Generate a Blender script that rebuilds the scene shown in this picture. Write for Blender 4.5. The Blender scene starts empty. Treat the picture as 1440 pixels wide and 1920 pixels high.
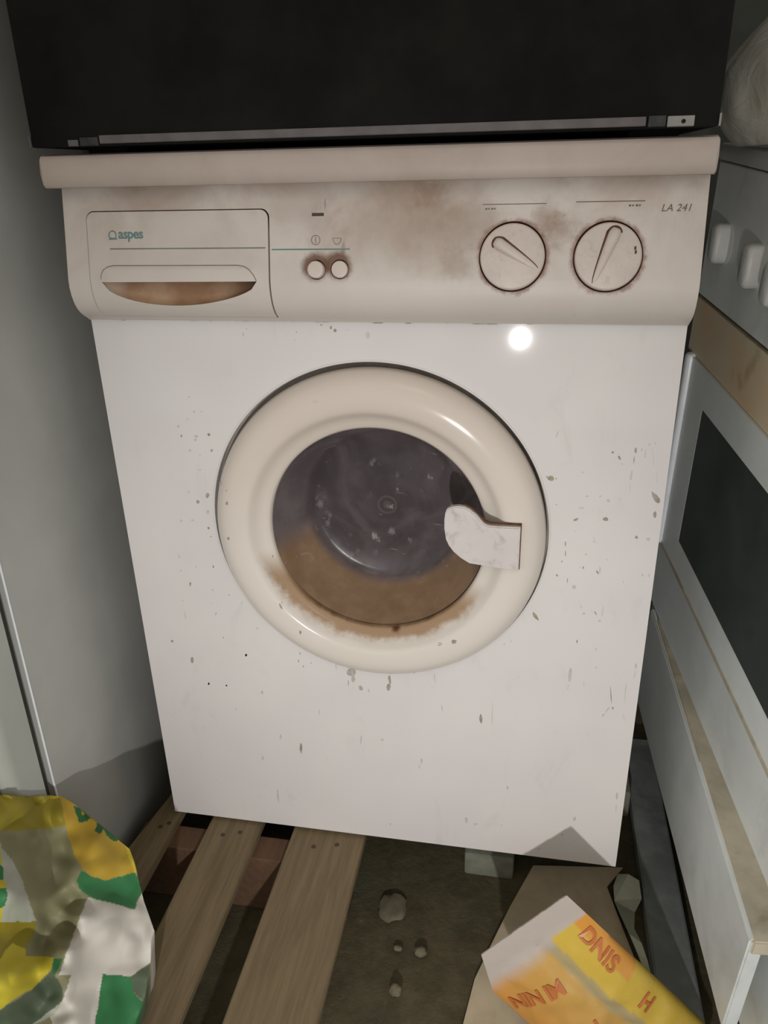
import bpy, bmesh, math, random
from mathutils import Vector, Matrix, noise
from mathutils.geometry import delaunay_2d_cdt
random.seed(7)
SC = bpy.context.scene
COL = SC.collection
PI = math.pi

# ------------------------------------------------------------------ camera
FPX = 1458.34
CAM_LOC = Vector((0.1556, -0.7589, 0.8136))
CAM_ROT = (math.radians(66.2909), math.radians(1.2647), math.radians(10.3))
cd = bpy.data.cameras.new('camera')
cam = bpy.data.objects.new('camera', cd)
COL.objects.link(cam)
cam.location = CAM_LOC
cam.rotation_euler = CAM_ROT
cd.sensor_fit = 'HORIZONTAL'
cd.sensor_width = 36.0
cd.lens = FPX / 1440 * 36.0
cd.clip_start = 0.01
SC.camera = cam

# ------------------------------------------------------------------ world, lamp, exposure
W = bpy.data.worlds.new('dim_room')
SC.world = W
W.use_nodes = True
W.node_tree.nodes['Background'].inputs[0].default_value = (0.86, 0.84, 0.81, 1)
W.node_tree.nodes['Background'].inputs[1].default_value = 0.80

torch = bpy.data.lights.new('torch', 'SPOT')      # small torch held low in front of the machine
torch.energy = 25.0
torch.color = (1.0, 0.965, 0.94)
torch.shadow_soft_size = 0.011
to = bpy.data.objects.new('torch', torch)
COL.objects.link(to)
to.location = (0.133, -1.15, 0.437)
torch.spot_size = math.radians(72)
torch.spot_blend = 1.0
to.rotation_euler = (Vector((0.04, 0.0, 0.24)) - Vector(to.location)).to_track_quat('-Z', 'Y').to_euler()

warm_fill = bpy.data.lights.new('unseen_warm_fill', 'AREA')  # added warm fill from above and behind, no lamp seen there
warm_fill.energy = 3.0
warm_fill.size = 0.6
warm_fill.color = (1.0, 0.80, 0.62)
bo = bpy.data.objects.new('unseen_warm_fill', warm_fill)
COL.objects.link(bo)
bo.location = (0.3, -1.6, 2.2)
bo.rotation_euler = (Vector((0.0, 0.0, 0.5)) - Vector(bo.location)).to_track_quat('-Z', 'Y').to_euler()

SC.view_settings.view_transform = 'Standard'
SC.view_settings.look = 'None'
SC.view_settings.gamma = 1.0
SC.view_settings.exposure = 0.0
SC.view_settings.use_curve_mapping = False

# ------------------------------------------------------------------ helpers
RM = cam.rotation_euler.to_matrix()


def ray(x, y):
    return RM @ Vector(((x - 720) / FPX, -(y - 960) / FPX, -1.0))


def un(x, y, ax, v):
    """photo point -> world point on the plane (axis ax = v)"""
    d = ray(x, y)
    t = (v - CAM_LOC[ax]) / d[ax]
    return CAM_LOC + t * d


def lin(c):
    return tuple((u / 12.92 if u <= 0.04045 else ((u + 0.055) / 1.055) ** 2.4) for u in c)


def rgb(r, g, b):
    return lin((r / 255, g / 255, b / 255))


def smooth(o, angle=35):
    me = o.data
    for p in me.polygons:
        p.use_smooth = True
    try:
        me.set_sharp_from_angle(angle=math.radians(angle))
    except Exception:
        pass


def root_of(o):
    while o.parent:
        o = o.parent
    return o


def obj(name, bm, mat, parent=None, loc=None, sm=False, kind=None, label=None):
    """link one bmesh (world coordinates) as ONE mesh object"""
    if parent is not None:
        org = Vector(root_of(parent).location)
    else:
        org = Vector(loc) if loc is not None else Vector((0, 0, 0))
    bmesh.ops.translate(bm, verts=bm.verts, vec=-org)
    bmesh.ops.recalc_face_normals(bm, faces=bm.faces)
    me = bpy.data.meshes.new(name)
    bm.to_mesh(me)
    bm.free()
    o = bpy.data.objects.new(name, me)
    COL.objects.link(o)
    mats = mat if isinstance(mat, (list, tuple)) else [mat]
    for m in mats:
        me.materials.append(m)
    if parent is not None:
        o.parent = parent
    else:
        o.location = org
    if sm:
        smooth(o, sm if not isinstance(sm, bool) else 35)
    if kind:
        o['kind'] = kind
    if label:
        o['label'] = label
    return o


def thing(name, label, cat, loc, group=None):
    o = bpy.data.objects.new(name, None)
    COL.objects.link(o)
    o.location = loc
    o.empty_display_size = 0.05
    return tag(o, label, cat, group)


def tag(o, label, cat, group=None):
    o['label'] = label
    o['category'] = cat
    if group:
        o['group'] = group
    return o


def frame_mat(O, u, v, w):
    m = Matrix.Identity(4)
    for i in range(3):
        m[i][0] = u[i]; m[i][1] = v[i]; m[i][2] = w[i]; m[i][3] = O[i]
    return m


IDM = Matrix.Identity(4)


def box(bm, a, b, M=IDM, bev=0.0, seg=2):
    x0, x1 = sorted((a[0], b[0])); y0, y1 = sorted((a[1], b[1])); z0, z1 = sorted((a[2], b[2]))
    vs = [bm.verts.new(M @ Vector(p)) for p in
          [(x0, y0, z0), (x1, y0, z0), (x1, y1, z0), (x0, y1, z0), (x0, y0, z1), (x1, y0, z1), (x1, y1, z1), (x0, y1, z1)]]
    fs = [bm.faces.new([vs[i] for i in f]) for f in
          [(0, 3, 2, 1), (4, 5, 6, 7), (0, 1, 5, 4), (1, 2, 6, 5), (2, 3, 7, 6), (3, 0, 4, 7)]]
    if bev > 0:
        es = list({e for f in fs for e in f.edges})
        bmesh.ops.bevel(bm, geom=es, offset=bev, segments=seg, profile=0.5, affect='EDGES')
    return bm


def boxbm(*a, **k):
    return box(bmesh.new(), *a, **k)


def hexa(bm, P):
    vs = [bm.verts.new(Vector(p)) for p in P]
    for f in [(0, 3, 2, 1), (4, 5, 6, 7), (0, 1, 5, 4), (1, 2, 6, 5), (2, 3, 7, 6), (3, 0, 4, 7)]:
        bm.faces.new([vs[i] for i in f])
    return bm


def prism(bm, pts, off):
    """closed solid: polygon pts (world) extruded by vector off"""
    off = Vector(off)
    a = [bm.verts.new(Vector(p)) for p in pts]
    b = [bm.verts.new(Vector(p) + off) for p in pts]
    n = len(pts)
    bm.faces.new(a)
    bm.faces.new(list(reversed(b)))
    for i in range(n):
        bm.faces.new([a[i], b[i], b[(i + 1) % n], a[(i + 1) % n]])
    return bm


def lathe(bm, prof, axis_pt, M, n=64, close_end=True):
    """prof: (r, d) ; ring in the local xy plane of M, d along its z"""
    rings = []
    for r, d in prof:
        if r < 1e-6:
            rings.append([bm.verts.new(M @ Vector((0, 0, d)))])
        else:
            rings.append([bm.verts.new(M @ Vector((r * math.cos(2 * PI * i / n), r * math.sin(2 * PI * i / n), d))) for i in range(n)])
    for A, B in zip(rings, rings[1:]):
        for i in range(n):
            j = (i + 1) % n
            if len(A) == 1 and len(B) == 1:
                continue
            if len(B) == 1:
                bm.faces.new([A[i], A[j], B[0]])
            elif len(A) == 1:
                bm.faces.new([A[0], B[j], B[i]])
            else:
                bm.faces.new([A[i], A[j], B[j], B[i]])
    return bm


def tube(bm, pts, r, n=8, cyc=False):
    pts = [Vector(p) for p in pts]
    N = len(pts)
    rings = []
    prev = None
    for i, p in enumerate(pts):
        if cyc:
            t = pts[(i + 1) % N] - pts[i - 1]
        else:
            t = pts[min(i + 1, N - 1)] - pts[max(i - 1, 0)]
        t.normalize()
        if prev is None:
            a = t.orthogonal().normalized()
        else:
            a = (prev - t * prev.dot(t)).normalized()
        prev = a
        b = t.cross(a)
        rr = r[i] if isinstance(r, (list, tuple)) else r
        rings.append([bm.verts.new(p + (a * math.cos(2 * PI * k / n) + b * math.sin(2 * PI * k / n)) * rr) for k in range(n)])
    R = rings + ([rings[0]] if cyc else [])
    for A, B in zip(R, R[1:]):
        for k in range(n):
            bm.faces.new([A[k], A[(k + 1) % n], B[(k + 1) % n], B[k]])
    if not cyc:
        bm.faces.new(list(reversed(rings[0])))
        bm.faces.new(rings[-1])
    return bm


def inpoly(x, y, poly):
    c = False
    n = len(poly)
    j = n - 1
    for i in range(n):
        xi, yi = poly[i][0], poly[i][1]
        xj, yj = poly[j][0], poly[j][1]
        if (yi > y) != (yj > y) and x < (xj - xi) * (y - yi) / (yj - yi) + xi:
            c = not c
        j = i
    return c


def sheet(bm, outer, holes, fy, depth, hole_depth=None, zs=(), xs=()):
    """pressed sheet in (x,z), y = fy(x,z); outer edge and hole edges turned back by depth"""
    V = []; E = []

    def loop(L):
        b = len(V)
        V.extend([Vector(p) for p in L])
        E.extend([(b + i, b + (i + 1) % len(L)) for i in range(len(L))])
    loop(outer)
    for h in holes:
        loop(h)
    x0 = min(p[0] for p in outer); x1 = max(p[0] for p in outer)
    z0 = min(p[1] for p in outer); z1 = max(p[1] for p in outer)
    for z in zs:
        b = len(V); V.extend([Vector((x0 - .001, z)), Vector((x1 + .001, z))]); E.append((b, b + 1))
    for x in xs:
        b = len(V); V.extend([Vector((x, z0 - .001)), Vector((x, z1 + .001))]); E.append((b, b + 1))
    v2, e2, f2, *_ = delaunay_2d_cdt(V, E, [], 0, 1e-6)
    bv = {}
    for f in f2:
        cx = sum(v2[i][0] for i in f) / len(f); cz = sum(v2[i][1] for i in f) / len(f)
        if not inpoly(cx, cz, outer) or any(inpoly(cx, cz, h) for h in holes):
            continue
        vs = []
        for i in f:
            if i not in bv:
                bv[i] = bm.verts.new((v2[i][0], fy(v2[i][0], v2[i][1]), v2[i][1]))
            vs.append(bv[i])
        try:
            bm.faces.new(vs)
        except ValueError:
            pass
    bm.edges.ensure_lookup_table()
    bedges = [e for e in bm.edges if len(e.link_faces) == 1]
    nb = {}
    for e in bedges:
        mid = (e.verts[0].co + e.verts[1].co) / 2
        hd = depth
        if hole_depth is not None and holes:
            xm, zm = mid.x, mid.z
            on_outer = xm < x0 + 1e-5 or xm > x1 - 1e-5 or zm < z0 + 1e-5 or zm > z1 - 1e-5
            hd = depth if on_outer else hole_depth
        q = []
        for v in e.verts:
            if v not in nb:
                nb[v] = bm.verts.new(v.co + Vector((0, hd, 0)))
            q.append(nb[v])
        bm.faces.new([e.verts[0], e.verts[1], q[1], q[0]])
    return bm


def circ2(cx, cz, r, n=48):
    return [(cx + r * math.cos(2 * PI * i / n), cz + r * math.sin(2 * PI * i / n)) for i in range(n)]


# ------------------------------------------------------------------ node materials
class NT:
    def __init__(self, name):
        self.m = bpy.data.materials.new(name)
        self.m.use_nodes = True
        self.t = self.m.node_tree
        self.b = self.t.nodes['Principled BSDF']
        self.pos = None

    def n(self, typ, **k):
        nd = self.t.nodes.new(typ)
        for a, v in k.items():
            setattr(nd, a, v)
        return nd

    def link(self, a, b):
        self.t.links.new(a, b)

    def P(self):
        if self.pos is None:
            self.pos = self.n('ShaderNodeNewGeometry').outputs['Position']
        return self.pos

    def put(self, sock, v):
        if hasattr(v, 'is_linked') or hasattr(v, 'links'):
            self.link(v, sock)
        else:
            sock.default_value = v

    def math(self, op, a, b=0.0, clamp=False):
        nd = self.n('ShaderNodeMath', operation=op, use_clamp=clamp)
        self.put(nd.inputs[0], a); self.put(nd.inputs[1], b)
        return nd.outputs[0]

    def noise(self, scale, detail=4, rough=0.6, vec=None, scl=None, dist=0.0):
        nd = self.n('ShaderNodeTexNoise')
        nd.inputs['Scale'].default_value = scale
        nd.inputs['Detail'].default_value = detail
        nd.inputs['Roughness'].default_value = rough
        nd.inputs['Distortion'].default_value = dist
        v = vec if vec is not None else self.P()
        if scl:
            mp = self.n('ShaderNodeMapping')
            mp.inputs['Scale'].default_value = scl
            self.link(v, mp.inputs['Vector'])
            v = mp.outputs[0]
        self.link(v, nd.inputs['Vector'])
        return nd.outputs[0]

    def ramp(self, v, a, b, lo=0.0, hi=1.0, smooth=True):
        nd = self.n('ShaderNodeMapRange', interpolation_type='SMOOTHSTEP' if smooth else 'LINEAR')
        self.put(nd.inputs[0], v)
        nd.inputs[1].default_value = a; nd.inputs[2].default_value = b
        nd.inputs[3].default_value = lo; nd.inputs[4].default_value = hi
        return nd.outputs[0]

    def mix(self, f, a, b, mode='MIX'):
        nd = self.n('ShaderNodeMix', data_type='RGBA', blend_type=mode)
        self.put(nd.inputs[0], f)
        for s, c in ((nd.inputs[6], a), (nd.inputs[7], b)):
            if isinstance(c, tuple):
                s.default_value = (*c[:3], 1)
            else:
                self.link(c, s)
        return nd.outputs[2]

    def sep(self):
        nd = self.n('ShaderNodeSeparateXYZ')
        self.link(self.P(), nd.inputs[0])
        return nd.outputs

    def dist(self, pt):
        nd = self.n('ShaderNodeVectorMath', operation='DISTANCE')
        self.link(self.P(), nd.inputs[0])
        nd.inputs[1].default_value = pt
        return nd.outputs['Value']

    def bump(self, h, strength=0.2, d=0.001):
        nd = self.n('ShaderNodeBump')
        nd.inputs['Strength'].default_value = strength
        nd.inputs['Distance'].default_value = d
        self.link(h, nd.inputs['Height'])
        self.link(nd.outputs[0], self.b.inputs['Normal'])

    def set(self, col=None, rough=None, metal=None, spec=None, coat=None):
        if col is not None:
            if isinstance(col, tuple):
                self.b.inputs['Base Color'].default_value = (*col[:3], 1)
            else:
                self.link(col, self.b.inputs['Base Color'])
        if rough is not None:
            self.put(self.b.inputs['Roughness'], rough)
        if metal is not None:
            self.b.inputs['Metallic'].default_value = metal
        if spec is not None:
            self.b.inputs['Specular IOR Level'].default_value = spec
        if coat is not None:
            self.b.inputs['Coat Weight'].default_value = coat
        return self.m


def plain(name, col, rough=0.5, metal=0.0, spec=0.5, var=0.12, scale=30, bump=0.0, dirt=None, dirt_amt=0.5, dscale=9):
    k = NT(name)
    nz = k.noise(scale, 5)
    dark = tuple(c * (1 - var) for c in col)
    lite = tuple(min(1, c * (1 + var)) for c in col)
    c = k.mix(k.ramp(nz, 0.3, 0.7), dark, lite)
    if dirt:
        d = k.noise(dscale, 6, 0.65, dist=0.4)
        c = k.mix(k.math('MULTIPLY', k.ramp(d, 0.5, 0.75), dirt_amt), c, dirt)
    if bump:
        k.bump(nz, bump)
    return k.set(c, rough, metal, spec)


# enamel of the machine's front sheet
def enamel():
    k = NT('white_enamel')
    c = (0.66, 0.635, 0.635)
    cloud = k.ramp(k.noise(3.0, 3), 0.3, 0.7)
    c = k.mix(cloud, (0.665, 0.635, 0.625), (0.72, 0.70, 0.685))
    smear = k.ramp(k.noise(14, 6, 0.7, scl=(1.6, 1, 0.7), dist=0.6), 0.56, 0.78)
    c = k.mix(k.math('MULTIPLY', smear, 0.22), c, (0.42, 0.40, 0.38))
    specks = k.ramp(k.noise(160, 2, 0.5), 0.735, 0.76)
    gate = k.ramp(k.noise(9, 2), 0.5, 0.62)
    c = k.mix(k.math('MULTIPLY', k.math('MULTIPLY', specks, gate), 0.6), c, (0.30, 0.28, 0.25))
    k.bump(k.noise(7, 2), 0.04, 0.002)
    return k.set(c, 0.05, 0, 0.18)


DIALS = [(0.1368, -0.0250, 0.7404), (0.2190, -0.0251, 0.7402)]
BUTTONS = [(-0.0430, -0.0271, 0.7300), (-0.0210, -0.0270, 0.7304)]


def cream_plastic(name, base, dirty, amt=0.5, marks=True, up=True):
    k = NT(name)
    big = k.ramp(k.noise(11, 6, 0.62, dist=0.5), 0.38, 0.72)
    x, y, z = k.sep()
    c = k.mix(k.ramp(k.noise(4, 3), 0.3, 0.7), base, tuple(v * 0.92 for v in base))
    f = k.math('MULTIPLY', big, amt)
    if up:   # dirt film, strengthened upwards to paint in the fascia's shading
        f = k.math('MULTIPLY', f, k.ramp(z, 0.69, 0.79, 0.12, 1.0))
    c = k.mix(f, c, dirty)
    streak = k.ramp(k.noise(38, 5, 0.7, scl=(1, 1, 0.25)), 0.6, 0.8)
    c = k.mix(k.math('MULTIPLY', streak, 0.22 if up else 0.1), c, tuple(v * 0.75 for v in dirty))
    if marks:
        nz = k.noise(90, 5, 0.7)
        for p, r in [(q, 0.0285) for q in DIALS]:
            d = k.math('ADD', k.dist(p), k.math('MULTIPLY', k.math('SUBTRACT', nz, 0.5), 0.012))
            c = k.mix(k.ramp(d, r + 0.0062, r + 0.0005, 0, 0.75), c, rgb(120, 62, 34))
        for p, r in [((q[0] - .001, q[1], q[2] + 0.003), 0.0075) for q in BUTTONS]:
            d = k.math('ADD', k.dist(p), k.math('MULTIPLY', k.math('SUBTRACT', nz, 0.5), 0.010))
            c = k.mix(k.ramp(d, r + 0.009, r + 0.001, 0, 0.9), c, rgb(104, 68, 46))
        for p, r, a in [((0.178, -0.02, 0.762), 0.022, 0.5), ((0.165, -0.02, 0.772), 0.02, 0.35), ((0.10, -0.02, 0.765), 0.03, 0.25),
                        ((0.06, -0.02, 0.795), 0.02, 0.4), ((0.03, -0.02, 0.778), 0.07, 0.30), ((0.085, -0.02, 0.762), 0.06, 0.28), ((-0.20, -0.02, 0.80), 0.07, 0.3), ((-0.06, -0.02, 0.795), 0.05, 0.25), ((-0.035, -0.02, 0.765), 0.03, 0.2), ((0.09, -0.025, 0.735), 0.02, 0.25)]:
            d = k.math('ADD', k.dist(p), k.math('MULTIPLY', k.math('SUBTRACT', k.noise(35, 5, 0.7), 0.5), 0.05))
            c = k.mix(k.ramp(d, r, r * 0.2, 0, a), c, rgb(132, 100, 74))
        # thin scratches
        s = k.ramp(k.noise(26, 2, 0.5, scl=(3.2, 1, 0.6)), 0.74, 0.78)
        c = k.mix(k.math('MULTIPLY', s, 0.4), c, rgb(110, 88, 74))
    k.bump(k.noise(400, 2), 0.05, 0.0004)
    return k.set(c, 0.42, 0, 0.4)


M = {}
M['enamel'] = enamel()
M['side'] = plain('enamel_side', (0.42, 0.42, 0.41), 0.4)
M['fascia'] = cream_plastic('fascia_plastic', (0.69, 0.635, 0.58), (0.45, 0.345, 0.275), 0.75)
M['drawer'] = cream_plastic('drawer_plastic', (0.68, 0.625, 0.57), (0.46, 0.37, 0.295), 0.6, marks=False)
M['lid'] = cream_plastic('lid_plastic', (0.58, 0.49, 0.43), (0.42, 0.34, 0.275), 0.5, marks=False, up=False)
M['dial'] = plain('dial_plastic', (0.64, 0.56, 0.505), 0.42, spec=0.5, var=0.05, scale=60, dirt=(0.32, 0.26, 0.2), dirt_amt=0.35, dscale=120)
M['button'] = plain('button_plastic', (0.66, 0.57, 0.51), 0.35, var=0.04)
M['grime_shade'] = plain('rusty_grime_and_shade', rgb(92, 58, 38), 0.8, var=0.4, scale=160)  # real dirt and gap backing, plus painted shade beside the dial pointers
M['seam'] = plain('dark_seam', rgb(84, 66, 50), 0.8, var=0.25, scale=90)
M['well'] = plain('well_grey', (0.34, 0.31, 0.27), 0.6, var=0.2)
M['print_dark'] = plain('print_dark', rgb(104, 96, 84), 0.6)
M['print_teal'] = plain('print_teal', rgb(106, 138, 137), 0.6)
M['print_grey'] = plain('print_grey', rgb(120, 122, 116), 0.6)
M['slot'] = plain('indicator_slot', rgb(70, 56, 44), 0.5)
M['chip_tan'] = plain('bare_metal_chip', (0.33, 0.29, 0.245), 0.6, var=0.25, scale=200)
M['chip_olive'] = plain('olive_chip', (0.31, 0.31, 0.215), 0.6, var=0.3, scale=250)
M['chip_faint'] = plain('faint_chip', (0.52, 0.50, 0.485), 0.5, var=0.1, scale=200)
M['chip_grey'] = plain('grey_chip', (0.40, 0.40, 0.355), 0.6, var=0.2, scale=200)


def ring_mat():
    k = NT('door_ring_plastic')
    x, y, z = k.sep()
    c = k.mix(k.ramp(k.noise(5, 4), 0.3, 0.7), (0.68, 0.63, 0.565), (0.70, 0.655, 0.595))
    warm = k.ramp(z, 0.36, 0.64, 0, 0.6)  # upper ring toned warmer and darker, the light's gradient painted in
    c = k.mix(warm, c, (0.60, 0.515, 0.44))
    # brown residue dried below the glass, on the inner funnel
    d = k.dist((0.0, -0.006, 0.4545))
    inner = k.ramp(k.math('ADD', d, k.math('MULTIPLY', k.math('SUBTRACT', k.noise(40, 5, 0.7), 0.5), 0.018)), 0.1425, 0.132)
    low = k.ramp(k.math('ADD', z, k.math('MULTIPLY', x, 0.10)), 0.415, 0.375)
    c = k.mix(k.math('MULTIPLY', k.math('MULTIPLY', inner, low), 0.85), c, rgb(146, 112, 72))
    rim = k.ramp(k.math('ADD', d, k.math('MULTIPLY', k.math('SUBTRACT', k.noise(60, 4), 0.5), 0.006)), 0.1265, 0.1225)
    c = k.mix(k.math('MULTIPLY', k.math('MULTIPLY', rim, k.ramp(z, 0.40, 0.34)), 0.8), c, rgb(96, 68, 40))
    spot = k.ramp(k.math('ADD', k.dist((0.022, -0.004, 0.330)), k.math('MULTIPLY', k.noise(120, 4), 0.006)), 0.0105, 0.004)
    c = k.mix(spot, c, rgb(84, 52, 26))
    return k.set(c, 0.14, 0, 0.2)


M['ring'] = ring_mat()


def glass_mat():
    k = NT('dirty_door_glass')
    x, y, z = k.sep()
    haze = k.ramp(k.noise(10, 5, 0.65, dist=0.8), 0.35, 0.7)
    c = k.mix(haze, rgb(66, 60, 62), rgb(104, 96, 98))
    # cone wall is paler with haze than the flat bottom
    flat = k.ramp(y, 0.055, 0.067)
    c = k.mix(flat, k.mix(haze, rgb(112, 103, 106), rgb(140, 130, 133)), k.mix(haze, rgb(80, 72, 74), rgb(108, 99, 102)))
    # dried brown water line in the lower half of the bowl
    lvl = k.math('ADD', z, k.math('ADD', k.math('MULTIPLY', k.math('SUBTRACT', k.noise(16, 4), 0.5), 0.035), k.math('MULTIPLY', x, 0.05)))
    f = k.math('MULTIPLY', k.ramp(lvl, 0.435, 0.405), k.ramp(y, 0.069, 0.052))
    c = k.mix(k.math('MULTIPLY', f, 0.95), c, k.mix(k.ramp(k.noise(30, 4), .3, .7), rgb(140, 114, 88), rgb(158, 130, 102)))
    # white limescale flecks on the flat bottom
    dc = k.dist((0.0006, 0.0710, 0.4523))
    rm = k.math('MULTIPLY', k.ramp(dc, 0.0085, 0.0095), k.ramp(dc, 0.0125, 0.0115))
    rm = k.math('ADD', rm, k.ramp(dc, 0.0055, 0.0045))
    c = k.mix(k.math('MULTIPLY', rm, 0.35), c, rgb(128, 112, 112))
    pa = k.math('MULTIPLY', k.ramp(k.noise(34, 4, 0.6, scl=(1.3, 1, 0.8)), 0.60, 0.70), k.ramp(x, -0.02, -0.05))
    c = k.mix(k.math('MULTIPLY', k.math('MULTIPLY', pa, flat), 0.6), c, rgb(150, 140, 142))
    fl = k.ramp(k.noise(75, 3, 0.6, scl=(1.2, 1, 0.7)), 0.61, 0.69)
    g = k.ramp(k.noise(16, 2), 0.45, 0.6)
    c = k.mix(k.math('MULTIPLY', k.math('MULTIPLY', fl, g), k.math('MULTIPLY', flat, 0.7)), c, rgb(176, 168, 166))
    sc = k.ramp(k.noise(24, 2, 0.5, scl=(0.7, 1, 3.0), dist=1.5), 0.69, 0.73)
    c = k.mix(k.math('MULTIPLY', sc, 0.35), c, rgb(170, 160, 160))
    k.set(c, k.ramp(k.noise(30, 4), 0.3, 0.7, 0.14, 0.36), 0, 0.4)
    k.b.inputs['Transmission Weight'].default_value = 0.0
    tr = k.n('ShaderNodeBsdfTransparent')
    tr.inputs[0].default_value = (0.75, 0.73, 0.74, 1)
    mx = k.n('ShaderNodeMixShader')
    k.link(k.math('SUBTRACT', 0.26, k.math('MULTIPLY', f, 0.26)), mx.inputs[0])
    k.link(k.b.outputs[0], mx.inputs[1])
    k.link(tr.outputs[0], mx.inputs[2])
    out = k.t.nodes['Material Output']
    k.link(mx.outputs[0], out.inputs[0])
    return k.m


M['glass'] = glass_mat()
M['drum'] = plain('drum_steel', (0.16, 0.15, 0.15), 0.4, 0.8)
M['latch'] = plain('latch_plastic', (0.60, 0.565, 0.54), 0.38, var=0.03, scale=25, dirt=(0.32, 0.30, 0.28), dirt_amt=0.6, dscale=70)


def pocket_mat():
    k = NT('brown_dirt_pocket')
    x, y, z = k.sep()
    c = k.mix(k.ramp(k.noise(28, 5, 0.6), 0.3, 0.7), rgb(160, 122, 92), rgb(190, 158, 128))
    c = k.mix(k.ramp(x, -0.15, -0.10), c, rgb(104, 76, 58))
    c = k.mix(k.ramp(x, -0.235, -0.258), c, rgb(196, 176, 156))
    return k.set(c, 0.6)


M['pocket'] = pocket_mat()
M['black'] = plain('black_panel', (0.0105, 0.0100, 0.0086), 0.8, var=0.35, scale=14, spec=0.15, dirt=(0.012, 0.0115, 0.010), dirt_amt=0.6, dscale=7)
M['strip'] = plain('dull_metal_strip', (0.135, 0.122, 0.120), 0.5, 0.3, var=0.15, scale=50)
M['bracket'] = plain('bracket_metal', (0.30, 0.29, 0.27), 0.45, 0.4)
M['darkclip'] = plain('dark_clip', (0.03, 0.03, 0.028), 0.5, 0.2, var=0.4, scale=120)
M['hole'] = plain('screw_hole_black', (0.004, 0.004, 0.004), 0.9)
M['fridge'] = plain('fridge_grey', (0.43, 0.435, 0.41), 0.38, var=0.05, scale=10, bump=0.02)
M['fridge_door'] = plain('fridge_door_grey', (0.43, 0.45, 0.41), 0.38, var=0.05, scale=10)
M['fridge_front'] = plain('fridge_front_olive', (0.06, 0.066, 0.045), 0.5, var=0.1, scale=10)
M['gasket'] = plain('gasket_dark', (0.075, 0.075, 0.062), 0.7)
M['cooker'] = plain('cooker_enamel', (0.70, 0.735, 0.72), 0.35, var=0.06, scale=12, dirt=(0.27, 0.27, 0.23), dirt_amt=0.3, dscale=8)
M['cooker_trim'] = plain('cooker_bright_trim', (0.80, 0.85, 0.88), 0.3, var=0.05)


def rail_mat():
    k = NT('grease_stained_rail')
    n1 = k.ramp(k.noise(9, 5, 0.6, dist=0.4), 0.35, 0.65)
    c = k.mix(n1, rgb(206, 198, 172), rgb(212, 186, 150))
    n2 = k.ramp(k.noise(16, 4), 0.55, 0.75)
    c = k.mix(k.math('MULTIPLY', n2, 0.5), c, rgb(120, 84, 58))
    return k.set(c, 0.5)


M['rail'] = rail_mat()
M['greasy'] = plain('greasy_ledge', rgb(182, 174, 154), 0.5, var=0.15, scale=25, dirt=rgb(110, 92, 64), dirt_amt=0.5, dscale=20)
M['oven_glass'] = plain('oven_glass', (0.04, 0.052, 0.046), 0.18, var=0.3, scale=8, spec=0.35)
M['knob'] = plain('knob_white', (0.60, 0.61, 0.585), 0.4, var=0.05)
M['dark_gap'] = plain('dark_gap', (0.018, 0.018, 0.014), 0.8)
M['plinth'] = plain('plinth_dark', (0.05, 0.055, 0.05), 0.7)


def wood(name, a, b, seed=0.0):
    k = NT(name)
    g = k.noise(22, 6, 0.65, scl=(6, 0.35, 6), dist=0.6)
    c = k.mix(k.ramp(g, 0.3, 0.7), a, b)
    kn = k.ramp(k.noise(13, 3, 0.5, scl=(1, .6, 1)), 0.68, 0.76)
    c = k.mix(k.math('MULTIPLY', kn, 0.5), c, tuple(v * 0.45 for v in a))
    k.bump(g, 0.25, 0.0015)
    return k.set(c, 0.75, 0, 0.25)


M['slat'] = wood('pallet_slat', rgb(112, 98, 74), rgb(132, 116, 90))
M['stringer'] = wood('pallet_stringer', rgb(92, 70, 54), rgb(108, 82, 64))
M['nail'] = plain('nail_rust', (0.08, 0.06, 0.045), 0.6, 0.3)


def floor_mat():
    k = NT('dirty_concrete_floor')
    a = k.ramp(k.noise(16, 7, 0.7), 0.3, 0.7)
    c = k.mix(a, rgb(76, 70, 52), rgb(100, 92, 71))
    g = k.ramp(k.noise(60, 5, 0.7), 0.58, 0.72)
    c = k.mix(k.math('MULTIPLY', g, 0.45), c, rgb(112, 108, 92))
    b = k.ramp(k.noise(7, 4), 0.5, 0.68)
    c = k.mix(k.math('MULTIPLY', b, 0.4), c, rgb(70, 76, 62))
    k.bump(k.noise(70, 6, 0.7), 0.6, 0.004)
    return k.set(c, 0.85, 0, 0.2)


M['floor'] = floor_mat()
M['wall'] = plain('dark_plaster_wall', (0.055, 0.058, 0.048), 0.9, var=0.2, scale=12, bump=0.2)
M['card'] = plain('kraft_cardboard', rgb(196, 182, 154), 0.8, var=0.10, scale=14, spec=0.2, dirt=rgb(160, 128, 108), dirt_amt=0.35, dscale=12)
M['paper'] = plain('torn_paper', rgb(170, 174, 156), 0.8, var=0.1, scale=25, spec=0.2)
M['concrete'] = plain('concrete_block', rgb(120, 122, 108), 0.9, var=0.15, scale=60, bump=0.3)
M['stone'] = plain('loose_stone', rgb(112, 104, 85), 0.9, var=0.18, scale=60, bump=0.4)
M['plank'] = plain('dark_plank', (0.23, 0.25, 0.24), 0.7, var=0.2, scale=16, spec=0.3, dirt=(0.06, 0.065, 0.05), dirt_amt=0.6)

# ------------------------------------------------------------------ the setting
FZ = -0.11


def struct(name, bm, mat):
    o = obj(name, bm, mat)
    o['kind'] = 'structure'
    return o


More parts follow.
